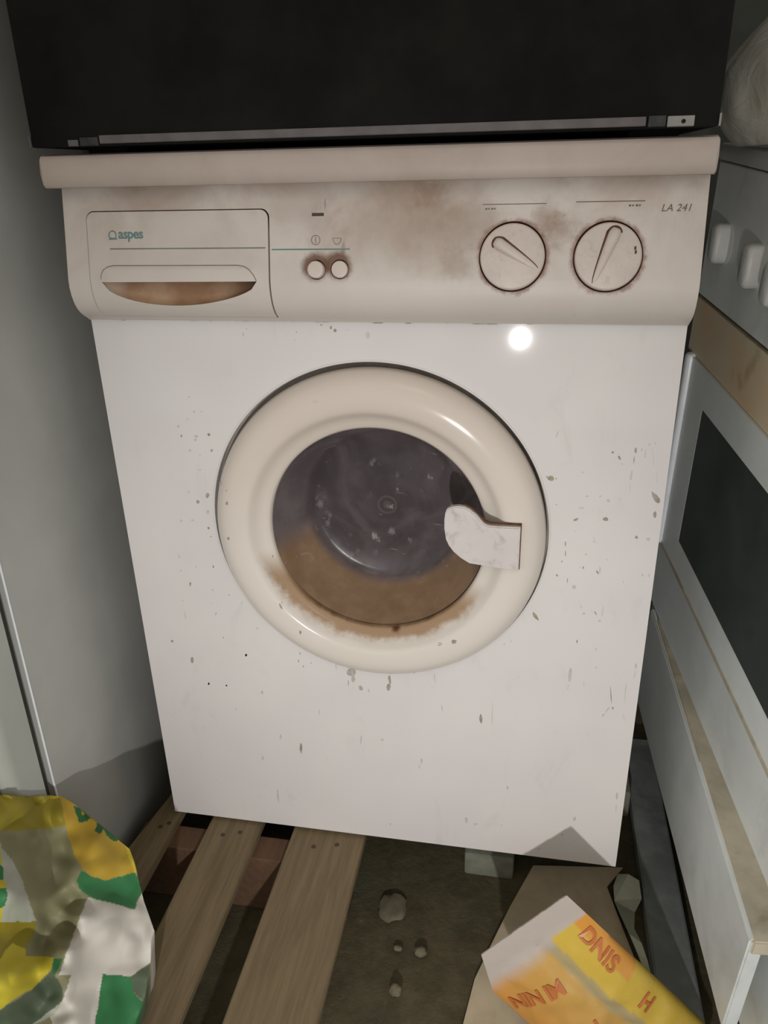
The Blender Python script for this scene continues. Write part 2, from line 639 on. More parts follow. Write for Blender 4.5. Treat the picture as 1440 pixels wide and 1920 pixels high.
b = bmesh.new()
NX, NY = 90, 90
grid = {}
for i in range(NX + 1):
    for j in range(NY + 1):
        x = -1.6 + 3.4 * i / NX; y = -2.2 + 3.2 * j / NY
        grid[i, j] = b.verts.new((x, y, FZ + 0.0025 * noise.noise(Vector((x * 14, y * 14, 0))) - 0.002))
for i in range(NX):
    for j in range(NY):
        b.faces.new([grid[i, j], grid[i + 1, j], grid[i + 1, j + 1], grid[i, j + 1]])
fl = struct('floor', b, M['floor'])
smooth(fl, 60)
struct('wall_back', boxbm((-1.6, 0.88, FZ), (1.8, 0.98, 2.5)), M['wall'])
struct('ceiling', boxbm((-1.6, -2.2, 2.5), (1.8, 0.98, 2.6)), plain('ceiling_paint', (0.45, 0.44, 0.40), 0.9))

# ------------------------------------------------------------------ washing machine
HB = 0.678
HW = 0.2975
wm = thing('washing_machine', 'old white front-loading washing machine with chipped enamel and round door, on the pallet', 'washing machine', (0, 0.27, 0))
DC = (0.0006, 0.4523)
RH = 0.1868

b = boxbm((-HW, 0.002, 0.0), (HW, 0.52, 0.805), bev=0.003)
# open the front so that the drum can be seen
for f in [f for f in b.faces if f.normal.y < -0.9 and f.calc_area() > 0.1]:
    b.faces.remove(f)
obj('body', b, M['side'], wm, sm=True)


def fy_front(x, z):
    return 0.0


outer = [(-HW, 0.0), (HW, 0.0), (HW, HB), (-HW, HB)]
b = bmesh.new()
sheet(b, outer, [circ2(DC[0], DC[1], RH + 0.0015, 128), circ2(DC[0], DC[1], RH + .02, 0)] if False else [circ2(DC[0], DC[1], RH, 128)], fy_front, 0.012, 0.016,
      zs=[i * HB / 12 for i in range(1, 12)], xs=[-HW + i * 2 * HW / 10 for i in range(1, 10)])
obj('front_panel', b, M['enamel'], wm)

# rolled edge around the door opening
b = bmesh.new()
tube(b, [(DC[0] + (RH + .0002) * math.cos(t), 0.0004, DC[1] + (RH + .0002) * math.sin(t)) for t in [2 * PI * i / 128 for i in range(128)]], 0.0013, 8, True)
obj('opening_rim', b, M['enamel'], wm, sm=True)
# dark gasket well behind the ring
MD = frame_mat((DC[0], 0, DC[1]), Vector((1, 0, 0)), Vector((0, 0, 1)), Vector((0, 1, 0)))
b = bmesh.new()
lathe(b, [(0.196, 0.0155), (0.172, 0.0160), (0.150, 0.02), (0.134, 0.03)], None, MD, 96)
obj('door_well', b, M['well'], wm, sm=True)
b = bmesh.new()
lathe(b, [(0.1345, 0.02), (0.135, 0.08), (0.20, 0.10), (0.205, 0.36), (0.0, 0.37)], None, MD, 64)
obj('drum', b, M['drum'], wm, sm=True)

RING = [(0.1795, 0.013), (0.1825, 0.006), (0.1830, -0.0005), (0.1815, -0.0065), (0.1780, -0.0120), (0.1735, -0.0160), (0.168, -0.0188),
        (0.162, -0.0203), (0.155, -0.0210), (0.148, -0.0208), (0.1430, -0.0198), (0.1395, -0.0172), (0.1360, -0.0128), (0.1320, -0.0090), (0.1270, -0.0060),
        (0.1225, -0.0045), (0.1200, -0.002), (0.1200, 0.006)]


def ring_y(x, z):
    r = math.hypot(x - DC[0], z - DC[1])
    for (r0, d0), (r1, d1) in zip(RING[2:-1], RING[3:]):
        if r1 <= r <= r0:
            return d0 + (d1 - d0) * (r0 - r) / (r0 - r1)
    return 0.0


b = bmesh.new()
lathe(b, RING, None, frame_mat((DC[0] + 0.0006, 0, DC[1] - 0.0026), Vector((1, 0, 0)), Vector((0, 0, 1)), Vector((0, 1, 0))), 160)
door = obj('door', b, M['ring'], wm, sm=60)
b = bmesh.new()
BOWL = [(0.1203, 0.0005), (0.1185, 0.006), (0.1145, 0.018), (0.1085, 0.034), (0.1015, 0.050), (0.0965, 0.060), (0.0915, 0.0665), (0.085, 0.0695),
        (0.060, 0.0705), (0.030, 0.0708), (0.0, 0.0710)]
lathe(b, BOWL, None, MD, 128)
obj('porthole_glass', b, M['glass'], door, sm=50)

# latch handle
LZ = [(0.0815, 0.4944), (0.0868, 0.4972), (0.0935, 0.4981), (0.0995, 0.4975), (0.1045, 0.4952), (0.1116, 0.4896), (0.1188, 0.4811), (0.1225, 0.4788), (0.1265, 0.4779),
      (0.1567, 0.478), (0.1568, 0.4284), (0.1364, 0.43), (0.1057, 0.4335), (0.0965, 0.4392), (0.0887, 0.4461), (0.0838, 0.4530), (0.0808, 0.4598), (0.0789, 0.4723), (0.0789, 0.4823), (0.0798, 0.4900)]
b = bmesh.new()
prism(b, [(x, -0.0300, z) for x, z in LZ], (0, 0.0062, 0))
bmesh.ops.recalc_face_normals(b, faces=b.faces)
bmesh.ops.bevel(b, geom=[e for e in b.edges if abs(e.verts[0].co.y + 0.03) < 1e-5 and abs(e.verts[1].co.y + 0.03) < 1e-5], offset=0.0012, segments=2, affect='EDGES')
latch = obj('latch_handle', b, M['latch'], door, sm=True, label='white finger latch over the right edge of the glass')
b = bmesh.new()
cxm, czm = 0.118, 0.462
prism(b, [(x + (0.0011 if x > cxm else -0.0002) , -0.0248, z + (0.0014 if z > czm else -0.0009)) for x, z in LZ if x > 0.098], (0, 0.003, 0))
obj('latch_grime', b, M['grime_shade'], door)
b = bmesh.new()
lathe(b, [(0.0017, -0.0303), (0.0017, -0.0298), (0.0, -0.0298)], None, frame_mat((0.0865, 0, 0.4925), Vector((1, 0, 0)), Vector((0, 0, 1)), Vector((0, 1, 0))), 16)
obj('latch_pin', b, M['chip_faint'], door)

# ---- fascia (control panel): profile y(z)
PROF = [(0.6775, -0.0025), (0.6800, -0.0058), (0.6840, -0.0130), (0.6880, -0.0185), (0.6930, -0.0228), (0.6990, -0.0262), (0.7060, -0.0284), (0.7140, -0.0294),
        (0.7210, -0.0290), (0.7300, -0.0273), (0.7550, -0.0222), (0.8050, -0.0124)]


def fy(x, z):
    if z <= PROF[0][0]:
        return PROF[0][1]
    for (z0, y0), (z1, y1) in zip(PROF, PROF[1:]):
        if z <= z1:
            return y0 + (y1 - y0) * (z - z0) / (z1 - z0)
    return PROF[-1][1]


def rrect_top(x0, x1, z0, z1, r, n=6, dx=0.0):
    """rectangle with rounded upper corners; lower edge leaning out by dx"""
    pts = [(x0 + dx, z0), (x1 + dx, z0)]
    pts += [(x1 - r + r * math.cos(a), z1 - r + r * math.sin(a)) for a in [PI / 2 * i / n for i in range(n + 1)]]
    pts += [(x0 + r - r * math.sin(a), z1 - r + r * math.cos(a)) for a in [PI / 2 * i / n for i in range(n + 1)]]
    return pts


PZ0, PZ1 = 0.6778, 0.8050
DX0, DX1, DZ1 = -0.2735, -0.0892, 0.7828
outer = [(-HW, PZ0), (HW, PZ0), (HW, PZ1), (-HW, PZ1)]
hd = rrect_top(DX0 - 0.0006, DX1 + 0.0008, PZ0 + 0.0055, DZ1 + 0.0009, 0.008)
holes = [hd] + [circ2(p[0], p[2], 0.0297, 64) for p in DIALS] + [circ2(p[0], p[2], 0.0087, 32) for p in BUTTONS]
holes.append([(-0.0475, 0.7765), (-0.0360, 0.7765), (-0.0360, 0.7792), (-0.0475, 0.7792)])
b = bmesh.new()
sheet(b, outer, holes, fy, 0.010, 0.008, zs=[p[0] for p in PROF[1:-1]] + [0.74, 0.77, 0.79])
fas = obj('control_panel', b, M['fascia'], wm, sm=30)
# dark backing seen in the gaps
b = bmesh.new()
sheet(b, [(-HW + .004, PZ0 + .003), (HW - .004, PZ0 + .003), (HW - .004, PZ1 - .002), (-HW + .004, PZ1 - .002)], [[(-0.2635, 0.6890), (-0.0995, 0.6890), (-0.0995, 0.7260), (-0.2635, 0.7260)]], lambda x, z: min(0.0015, fy(x, z) + 0.0058), 0.0005, zs=[p[0] for p in PROF[1:-1]])
obj('panel_backing', b, M['grime_shade'], wm)

# detergent drawer with a scooped finger pocket
pk = [(-0.2611, 0.7192)]
K = 26
pk_top = (0.7192, 0.7200)
arc = []
for i in range(1, K):
    t = i / K
    x = -0.2611 + 0.1595 * t
    # asymmetrical scoop: deepest left of the middle
    s = math.sin(PI * t) ** 0.5
    arc.append((x, 0.7196 - 0.0245 * s * (1.06 - 0.22 * t)))
pk = [(-0.2611, 0.7192)] + arc + [(-0.1016, 0.7200)]
dfront = rrect_top(DX0 + 0.0002, DX1 - 0.0006, PZ0 + 0.0058, DZ1, 0.0075)
b = bmesh.new()
# the lip above the pocket tips forward a little


def fyd(x, z):
    base = fy(x, z) - 0.0006
    cx = (-0.2611 - 0.1016) / 2
    if 0.7185 <= z <= 0.7355 and abs(x - cx) < 0.085:
        e = max(0.0, min(1.0, (0.0815 - abs(x - cx)) / 0.008))
        base -= 0.0016 * e * max(0.0, min(1.0, (0.7342 - z) / 0.003))
    return base


sheet(b, dfront, [pk], fyd, 0.006, 0.0012, zs=[p[0] for p in PROF[1:-1]] + [0.7196, 0.7245, 0.7305, 0.7325, 0.7342, 0.76], xs=[-0.2635, -0.2560, -0.2535, -0.1092, -0.1065, -0.0995])
dr = obj('detergent_drawer', b, M['drawer'], wm, sm=25)
# pocket surface: sloping floor, deepest under the lip
b = bmesh.new()
rows = []
top = [(-0.2611 + 0.1595 * i / K, 0.7192 + 0.0008 * i / K) for i in range(K + 1)]
bot = [pk[0]] + arc + [pk[-1]]
NR = 8
for j in range(NR + 1):
    f = j / NR
    rows.append([b.verts.new((x0 + (x1 - x0) * f, fy(0, z0 + (z1 - z0) * f) + 0.0005 + 0.022 * (f ** 0.45) * (math.sin(PI * min(1, max(0, i / K))) ** 0.4), z0 + (z1 - z0) * f + 0.002 * f))
                 for i, ((x0, z0), (x1, z1)) in enumerate(zip(bot, top))])
for j in range(NR):
    for i in range(K):
        b.faces.new([rows[j][i], rows[j][i + 1], rows[j + 1][i + 1], rows[j + 1][i]])
bmesh.ops.remove_doubles(b, verts=b.verts, dist=1e-5)
obj('finger_pocket', b, M['pocket'], dr, sm=60, label='dirty brown scooped finger pocket')
# thin moulded edge line around the lip
b = bmesh.new()
cx = (-0.2611 - 0.1016) / 2
lp = [(-0.2618, 0.7215), (-0.2612, 0.7258), (-0.2585, 0.7302), (-0.254, 0.7330), (-0.2480, 0.7343)] + [(-0.2480 + 0.128 * i / 8, 0.7343) for i in range(1, 9)] + [(-0.1135, 0.7332), (-0.1085, 0.7305), (-0.1045, 0.7258), (-0.1020, 0.7205)]
tube(b, [(x, fyd(x, z) - 0.0001, z) for x, z in lp], 0.00045, 5)
obj('lip_edge', b, M['print_grey'], dr)


def strip_on(bm, x0, x1, z, h, off=0.0002, f=fy):
    n = max(1, int((x1 - x0) / 0.02))
    for i in range(n):
        a = x0 + (x1 - x0) * i / n; c = x0 + (x1 - x0) * (i + 1) / n
        hexa(bm, [(a, f(a, z - h / 2) - off, z - h / 2), (c, f(c, z - h / 2) - off, z - h / 2), (c, f(c, z - h / 2) + .0004, z - h / 2), (a, f(a, z - h / 2) + .0004, z - h / 2),
                  (a, f(a, z + h / 2) - off, z + h / 2), (c, f(c, z + h / 2) - off, z + h / 2), (c, f(c, z + h / 2) + .0004, z + h / 2), (a, f(a, z + h / 2) + .0004, z + h / 2)])
    return bm


fd2 = lambda x, z: fy(x, z) - 0.0006
obj('printed_line', strip_on(bmesh.new(), -0.2503, -0.0925, 0.7496, 0.0011, 0.0002, fd2), M['print_grey'], dr)
obj('printed_line', strip_on(bmesh.new(), -0.0865, -0.0115, 0.7480, 0.0012), M['print_teal'], wm)
obj('printed_line', strip_on(bmesh.new(), 0.1087, 0.1642, 0.7841, 0.0006), M['print_dark'], wm)
obj('printed_line', strip_on(bmesh.new(), 0.1891, 0.2467, 0.7850, 0.0007), M['print_dark'], wm)
obj('indicator_slot', boxbm((-0.0474, -0.0165, 0.7766), (-0.0361, -0.010, 0.7791)), M['slot'], wm)


def lettering(name, txt, size, place, mat, parent, shear=0.0, bold=0.0, sp=1.0):
    cu = bpy.data.curves.new('tmp', 'FONT')
    cu.body = txt
    cu.size = size
    cu.shear = shear
    cu.offset = bold
    cu.space_character = sp
    cu.resolution_u = 3
    cu.extrude = 0.00012
    t = bpy.data.objects.new('tmp', cu)
    COL.objects.link(t)
    dg = bpy.context.evaluated_depsgraph_get()
    me = bpy.data.meshes.new_from_object(t.evaluated_get(dg))
    bpy.data.objects.remove(t)
    bm = bmesh.new()
    bm.from_mesh(me)
    bpy.data.meshes.remove(me)
    for v in bm.verts:
        v.co = place(v.co.x, v.co.y, v.co.z)
    return obj(name, bm, mat, parent)


def on_fascia(x0, z0, f=fy):
    return lambda a, c, d: Vector((x0 + a, f(x0 + a, z0 + c) - 0.00015 - d, z0 + c))


lettering('logo_lettering', 'aspes', 0.0125, on_fascia(-0.2408, 0.7590, fd2), M['print_teal'], dr, bold=0.0003, sp=0.95)
b = bmesh.new()
hx = [(-0.2468 + 0.0040 * math.cos(a), 0.7620 + 0.0040 * math.sin(a)) for a in [PI / 2 + 2 * PI * i / 7 for i in range(7)]]
tube(b, [(x, fd2(x, z) - .0001, z) for x, z in hx], 0.00055, 5, True)
tube(b, [(x, fd2(x, z) - .0001, z) for x, z in [(-0.2505, 0.7580), (-0.2490, 0.7592), (-0.2440, 0.7588), (-0.2422, 0.7584)]], 0.0006, 5)
obj('logo_emblem', b, M['print_teal'], dr)
lettering('model_lettering', 'LA 241', 0.0082, on_fascia(0.2600, 0.7765), M['print_dark'], wm, shear=0.25, sp=1.05)
b = bmesh.new()
for i, w in enumerate((0.0018, 0.0012, 0.0020, 0.0012)):
    strip_on(b, 0.1112 + i * 0.0026, 0.1112 + i * 0.0026 + w, 0.7805, 0.0013, 0.00012)
    strip_on(b, 0.2335 + i * 0.0028, 0.2335 + i * 0.0028 + w, 0.7815, 0.0016, 0.00012)
obj('faded_caption', b, M['print_dark'], wm, kind='stuff')
# button symbols
b = bmesh.new()
tube(b, [(x, fy(x, z) - .0001, z) for x, z in circ2(-0.0439, 0.7560, 0.0041, 20)], 0.00028, 4, True)
tube(b, [(-0.0439, fy(0, z) - .0001, z) for z in (0.7530, 0.7590)], 0.00028, 4)
obj('power_symbol', b, M['print_dark'], wm)
b = bmesh.new()
tube(b, [(x, fy(x, z) - .0001, z) for x, z in [(-0.0276, 0.7578), (-0.0268, 0.7545), (-0.0250, 0.7522), (-0.0222, 0.7522), (-0.0204, 0.7545), (-0.0196, 0.7578)]], 0.00026, 4)
tube(b, [(x, fy(x, 0.7575) - .0001, 0.7575) for x in (-0.0270, -0.0255, -0.0240, -0.0225, -0.0205)], 0.00018, 4)
obj('bowl_symbol', b, M['print_dark'], wm)

# push buttons
TILT = math.atan(0.197)
NRM = Vector((0, -math.cos(TILT), math.sin(TILT)))   # outward normal of the fascia
UPV = Vector((0, math.sin(TILT), math.cos(TILT)))


def face_frame(p, out):
    O = Vector((p[0], fy(p[0], p[2]), p[2])) + NRM * out
    return frame_mat(O, Vector((1, 0, 0)), UPV, NRM)


for p, h in zip(BUTTONS, (0.0058, 0.0022)):
    b = bmesh.new()
    lathe(b, [(0.0078, -0.008), (0.0078, h - 0.0012), (0.0073, h - 0.0003), (0.0064, h), (0.0, h)], None, face_frame(p, 0), 32)
    obj('push_button', b, M['button'], wm, sm=40)

# programme dials with raised pointer ridge
for p, hp, tp in zip(DIALS, ((0.1242, 0.7512), (0.2232, 0.7591)), ((0.1580, 0.7310), (0.2081, 0.7190))):
    Mf = face_frame(p, 0)
    b = bmesh.new()
    R = 0.0283
    lathe(b, [(R, -0.007), (R, 0.0030), (R - 0.0006, 0.0042), (R - 0.0018, 0.0048), (0.0, 0.0052)], None, Mf, 72)
    dial = obj('program_dial', b, M['dial'], wm, sm=40)
    # ridge: round high head, tapering to nothing at the tail
    inv = Mf.inverted()
    h2 = (inv @ Vector((hp[0], fy(*hp), hp[1]))).xy
    t2 = (inv @ Vector((tp[0], fy(*tp), tp[1]))).xy
    dv = (t2 - h2); Ln = dv.length; dv.normalize()
    sd = Vector((-dv.y, dv.x))
    b = bmesh.new()
    secs = []
    for i in range(14):
        s = i / 13
        if i == 0:
            pos, wd, ht = -0.0045, 0.0012, 0.0002
        elif i == 1:
            pos, wd, ht = -0.0037, 0.0034, 0.0038
        elif i == 2:
            pos, wd, ht = -0.0018, 0.0046, 0.0054
        else:
            f = (i - 3) / 10
            pos, wd, ht = 0.001 + f * (Ln + 0.001), 0.0048 * (1 - f) ** 0.55 + 0.0006, 0.0058 * (1 - f) + 0.0001
        c = h2 + dv * pos
        ring = []
        for (q, hh) in ((-1, 0), (-0.92, 0.55), (-0.62, 0.9), (0, 1.0), (0.62, 0.9), (0.92, 0.55), (1, 0)):
            pt = c + sd * wd * q
            ring.append(b.verts.new(Mf @ Vector((pt.x, pt.y, 0.0046 + ht * hh))))
        secs.append(ring)
    for A, B in zip(secs, secs[1:]):
        for k2 in range(6):
            b.faces.new([A[k2], A[k2 + 1], B[k2 + 1], B[k2]])
    b.faces.new(secs[0]); b.faces.new(secs[-1])
    obj('pointer_ridge', b, M['dial'], dial, sm=60)
    # shaded side and head of the ridge painted in as a dark strip
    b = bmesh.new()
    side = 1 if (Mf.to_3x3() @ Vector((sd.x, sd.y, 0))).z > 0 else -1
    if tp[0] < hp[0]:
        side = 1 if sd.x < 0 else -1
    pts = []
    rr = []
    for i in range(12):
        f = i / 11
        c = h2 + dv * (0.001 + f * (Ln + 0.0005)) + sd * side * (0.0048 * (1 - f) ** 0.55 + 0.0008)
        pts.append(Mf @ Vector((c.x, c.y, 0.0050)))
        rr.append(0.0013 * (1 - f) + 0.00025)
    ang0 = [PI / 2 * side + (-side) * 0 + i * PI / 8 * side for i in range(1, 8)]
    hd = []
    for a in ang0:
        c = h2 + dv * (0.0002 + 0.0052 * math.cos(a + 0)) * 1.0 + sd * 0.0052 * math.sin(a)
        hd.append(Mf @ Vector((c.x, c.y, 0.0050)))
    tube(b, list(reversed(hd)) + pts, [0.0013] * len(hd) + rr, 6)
    obj('pointer_shade', b, M['grime_shade'], dial)
# small dark mark on the right dial
Mf = face_frame(DIALS[1], 0)
b = bmesh.new()
for c in ((0.0220, 0.0068), (0.0226, 0.0035)):
    box(b, (c[0] - .0008, c[1] - .0014, 0.0046), (c[0] + .0008, c[1] + .0014, 0.0053), Mf)
obj('dial_mark', b, M['seam'], dial)

# lid
b = bmesh.new()
LP = [(-0.0245, 0.8046), (-0.0300, 0.8052), (-0.0322, 0.8080), (-0.0326, 0.8180), (-0.0318, 0.8290), (-0.0295, 0.8325), (-0.0240, 0.8340), (0.53, 0.8340), (0.53, 0.8046)]
prism(b, [(-0.3045, y, z) for y, z in LP], (0.6025, 0, 0))
bmesh.ops.bevel(b, geom=[e for e in b.edges if abs(e.verts[0].co.x - e.verts[1].co.x) < 1e-6 and max(e.verts[0].co.y, e.verts[1].co.y) < 0.1], offset=0.0012, segments=2, affect='EDGES')
obj('lid', b, M['lid'], wm, sm=40)

# chipped enamel: (px, py, w, h, rot, kind)  kind t tan / o olive / f faint / g grey
CH = []


def addz(sc, ox, oy, L):
    for (x, y, w, h, r, kd) in L:
        CH.append((ox + x / sc, oy + y / sc, w, h, r, kd))


S3 = [(175, 140, 4, 4, 0, 'f'), (205, 230, 4, 5, 0, 'f'), (250, 230, 3, 3, 0, 'f'), (165, 275, 4, 4, 0, 'f'), (110, 318, 5, 5, 0, 'f'), (128, 376, 4, 6, 0, 't'), (216, 378, 10, 5, .2, 'f'),
      (213, 398, 6, 6, 0, 'f'), (293, 367, 7, 7, 0, 't'), (180, 462, 6, 6, 0, 'f'), (310, 462, 6, 6, .4, 't'), (240, 490, 3, 3, 0, 'f'), (240, 580, 4, 4, 0, 'f'), (285, 732, 8, 11, 0, 't'),
      (228, 770, 8, 8, 0, 't'), (172, 712, 5, 6, 0, 'f'), (287, 832, 7, 9, 0, 'f'), (128, 885, 5, 6, 0, 'f'), (195, 882, 7, 4, 0, 'f'), (292, 928, 5, 7, 0, 't'), (305, 980, 3, 3, 0, 't'),
      (400, 780, 6, 8, 0, 't'), (398, 706, 4, 4, 0, 'f'), (410, 992, 5, 7, 0, 't'), (355, 662, 5, 8, 0, 'f'), (115, 1100, 4, 6, 0, 'f'), (320, 1160, 4, 5, 0, 't'), (217, 1160, 4, 5, 0, 'f'),
      (125, 1185, 4, 3, 0, 'f'), (182, 1265, 4, 10, 0, 't'), (415, 1330, 2, 4, 0, 't'), (315, 1300, 5, 4, 0, 'f'), (335, 1442, 5, 8, .2, 'f'), (152, 1450, 2, 22, -.1, 'f'), (583, 1530, 4, 6, 0, 'f'),
      (380, 1585, 2, 5, 0, 't'), (72, 1607, 6, 6, .3, 't'), (193, 1720, 7, 14, 0, 't'), (517, 1690, 5, 6, 0, 'f'), (840, 1680, 2, 6, 0, 't'), (832, 1725, 2, 7, 0, 't'), (860, 1758, 4, 4, 0, 't'),
      (293, 1860, 5, 7, 0, 'f'), (400, 1872, 4, 3, 0, 'f'), (725, 1395, 4, 17, -.4, 't'), (745, 1352, 2, 3, 0, 't'), (842, 1555, 5, 9, 0, 't'), (922, 170, 3, 5, 0, 'f'), (938, 172, 3, 4, 0, 'f'), (685, 1085, 3, 6, 0, 't'),
      (490, 1378, 2, 6, .4, 'f'), (310, 1380, 2, 6, 0, 'f'), (135, 1365, 3, 3, 0, 'f')]
addz(3.2, 300, 700, S3)
S4 = [(355, 140, 2, 20, .35, 'f'), (788, 285, 6, 5, 0, 't'), (842, 328, 5, 11, -.5, 't'), (860, 375, 2, 4, 0, 't'), (967, 268, 6, 14, .1, 't'), (954, 345, 2, 18, .1, 't'), (933, 465, 5, 22, .15, 'f'),
      (1043, 290, 3, 20, .05, 'f'), (1015, 265, 3, 8, 0, 'f'), (923, 560, 1.5, 22, .1, 'f'), (305, 490, 15, 13, .2, 'o'), (272, 475, 4, 4, 0, 'o'), (346, 490, 3, 3, 0, 'o'), (588, 628, 9, 3, 0, 'f'), (752, 660, 9, 8, .2, 'f'),
      (545, 720, 13, 4, -.2, 'f'), (500, 810, 12, 5, -.4, 't'), (733, 805, 14, 9, 0, 't'), (1120, 632, 13, 34, -.62, 'X'), (1118, 770, 8, 17, .05, 'X'), (975, 948, 7, 7, 0, 't'), (1065, 962, 9, 8, 0, 'f'),
      (418, 1000, 3, 12, 0, 't'), (419, 1075, 2, 14, 0, 't'), (580, 1082, 5, 5, 0, 'f'), (640, 965, 2, 14, 0, 'f'), (648, 985, 8, 2, 0, 'f'), (390, 1138, 3, 4, 0, 't'), (740, 1123, 3, 4, 0, 'f'), (557, 1187, 3, 7, .2, 't'),
      (532, 1182, 3, 3, 0, 'f'), (688, 1205, 3, 16, 0, 'f'), (668, 1222, 3, 12, -.6, 't'), (352, 1246, 4, 7, -.7, 't'), (433, 1285, 2, 11, .1, 't'), (486, 1337, 9, 9, 0, 'f'), (540, 1490, 3, 8, -.5, 'f'), (562, 1545, 6, 5, -.5, 'f'),
      (652, 1540, 3, 10, -.6, 't'), (686, 1602, 7, 6, -.3, 'f'), (708, 1530, 2, 26, .12, 'f'), (185, 1568, 8, 21, -.6, 'O'), (508, 1768, 2, 8, 0, 'f'), (1020, 1245, 4, 6, 0, 'f'), (1072, 1245, 3, 9, 0, 'f'),
      (553, 440, 6, 3, 0, 'f'), (840, 655, 4, 5, 0, 'f'), (870, 1300, 2, 5, 0, 'f'), (690, 628, 5, 3, 0, 'f'), (347, 692, 3, 3, 0, 't'), (490, 900, 3, 3, 0, 'f'), (1120, 215, 3, 10, .3, 'f'), (1075, 222, 4, 5, 0, 'f'), (1105, 330, 1.2, 40, -.08, 'f'), (1135, 480, 1.2, 34, -.05, 'f')]
addz(4.173, 960, 780, S4)
S5 = [(398, 222, 5, 7, 0, 'f'), (170, 400, 6, 7, 0, 'f'), (277, 410, 5, 4, 0, 'f'), (495, 452, 5, 8, 0, 'f'), (1040, 330, 22, 16, 0, 'G'), (1055, 368, 9, 14, 0, 'G'), (1025, 395, 2, 13, 0, 'G'),
      (1103, 425, 9, 12, -.5, 'g'), (1150, 440, 3, 9, 0, 'f'), (1278, 372, 6, 20, -.12, 't'), (1272, 415, 10, 17, 0, 'X'), (1428, 324, 9, 10, 0, 't'), (846, 575, 2, 15, 0, 'f'), (735, 795, 7, 21, 0, 't'), (1103, 745, 3, 22, .1, 'f'), (610, 725, 4, 14, 0, 'f'),
      (500, 857, 6, 8, 0, 'f'), (592, 1080, 4, 30, -.12, 'f'), (335, 555, 2, 8, .1, 'f'), (950, 290, 3, 14, 0, 'f'), (1283, 1260, 4, 6, 0, 'f'), (1235, 742, 8, 4, 0, 'f'), (797, 272, 2, 4, 0, 't')]
addz(3.273, 340, 1160, S5)
S6 = [(287, 135, 11, 9, 0, 't'), (205, 145, 11, 3, .2, 'f'), (200, 155, 9, 3, -.2, 'f'), (428, 128, 4, 14, -.5, 'f'), (172, 230, 7, 7, 0, 'f'), (172, 345, 2, 22, -.05, 'f'), (580, 150, 4, 5, 0, 'f'), (967, 325, 7, 32, .08, 'f'), (955, 400, 2, 14, .15, 'f'),
      (1120, 288, 5, 5, -.5, 'f'), (1048, 385, 2, 14, 0, 'f'), (1207, 455, 2.2, 40, -.06, 't'), (1217, 524, 5, 5, 0, 't'), (1185, 535, 3, 16, .7, 'f'), (1162, 565, 5, 8, .7, 'f'), (1354, 278, 5, 12, .15, 'f'), (1346, 330, 2, 20, .15, 'f'), (1290, 440, 1.5, 50, .1, 'f'), (1282, 580, 1.5, 20, -.2, 'f'),
      (216, 525, 2, 16, -.15, 'f'), (443, 588, 7, 21, -.15, 't'), (510, 560, 1.5, 50, .02, 'f'), (95, 835, 4, 14, 0, 'f'), (82, 868, 2, 10, .4, 'f'), (600, 992, 5, 8, 0, 'f'), (357, 1182, 7, 13, 0, 'f'), (412, 1205, 8, 4, 0, 'f'), (565, 1212, 4, 4, 0, 'f'), (993, 1175, 8, 10, 0, 'f'),
      (1241, 1040, 5, 17, .1, 'f'), (1237, 1110, 1.5, 22, .05, 'f'), (1008, 130, 2, 7, 0, 'f'), (920, 1268, 5, 5, 0, 'f'), (785, 1350, 6, 4, 0, 'f')]
addz(3.130, 760, 1160, S6)
S7 = [(1228, 90, 5, 9, 0, 't'), (1250, 106, 7, 8, .3, 't'), (1180, 78, 4, 4, 0, 't'), (1310, 102, 4, 3, 0, 'f'), (1056, 114, 3, 4, 0, 't'), (1048, 155, 3, 4, 0, 'f'), (1412, 130, 12, 16, 0, 'f'), (790, 125, 3, 10, 0, 'f'), (806, 98, 4, 4, 0, 'f')]
addz(2.667, 160, 580, S7)
rnd = random.Random(3)
kinds = {'t': 'chip_tan', 'o': 'chip_olive', 'f': 'chip_faint', 'g': 'chip_grey', 'X': 'chip_tan', 'O': 'chip_olive', 'G': 'chip_grey'}
bms = {}
for (px, py, w, h, r, kd) in CH:
    n = 9 if max(w, h) > 8 else 7
    big = kd in 'XOG'
    c0 = un(px, py, 1, 0.0)
    onring = math.hypot(c0.x - DC[0], c0.z - DC[1]) < RH - 0.003
    pts = []
    for i in range(n):
        a = 2 * PI * i / n
        j = 0.62 + 0.38 * rnd.random() if not big else 0.7 + 0.3 * rnd.random()
        if kd == 'X':      # wedge-shaped flake: narrow at the top
            j *= 1.0 if math.sin(a) > -0.2 else 0.8
        ex = w / 2 * j * math.cos(a); ey = h / 2 * j * math.sin(a)
        if kd == 'X' and h > 25:
            ex *= 0.45 + 0.75 * (ey / h + 0.5)
        X = px + ex * math.cos(r) - ey * math.sin(r)
        Y = py + ex * math.sin(r) + ey * math.cos(r)
        q = un(X, Y, 1, 0.0)
        if onring:
            q = un(X, Y, 1, -0.0226)
            yy = ring_y(q.x, q.z)
            q = un(X, Y, 1, yy)
            q.y = ring_y(q.x, q.z)
        q.y -= 0.00025
        pts.append(q)
    key = kinds[kd]
    bm = bms.setdefault(key, bmesh.new())
    prism(bm, pts, (0, 0.0004, 0))
for key, bm in bms.items():
    obj('paint_chips', bm, M[key], wm, kind='stuff')
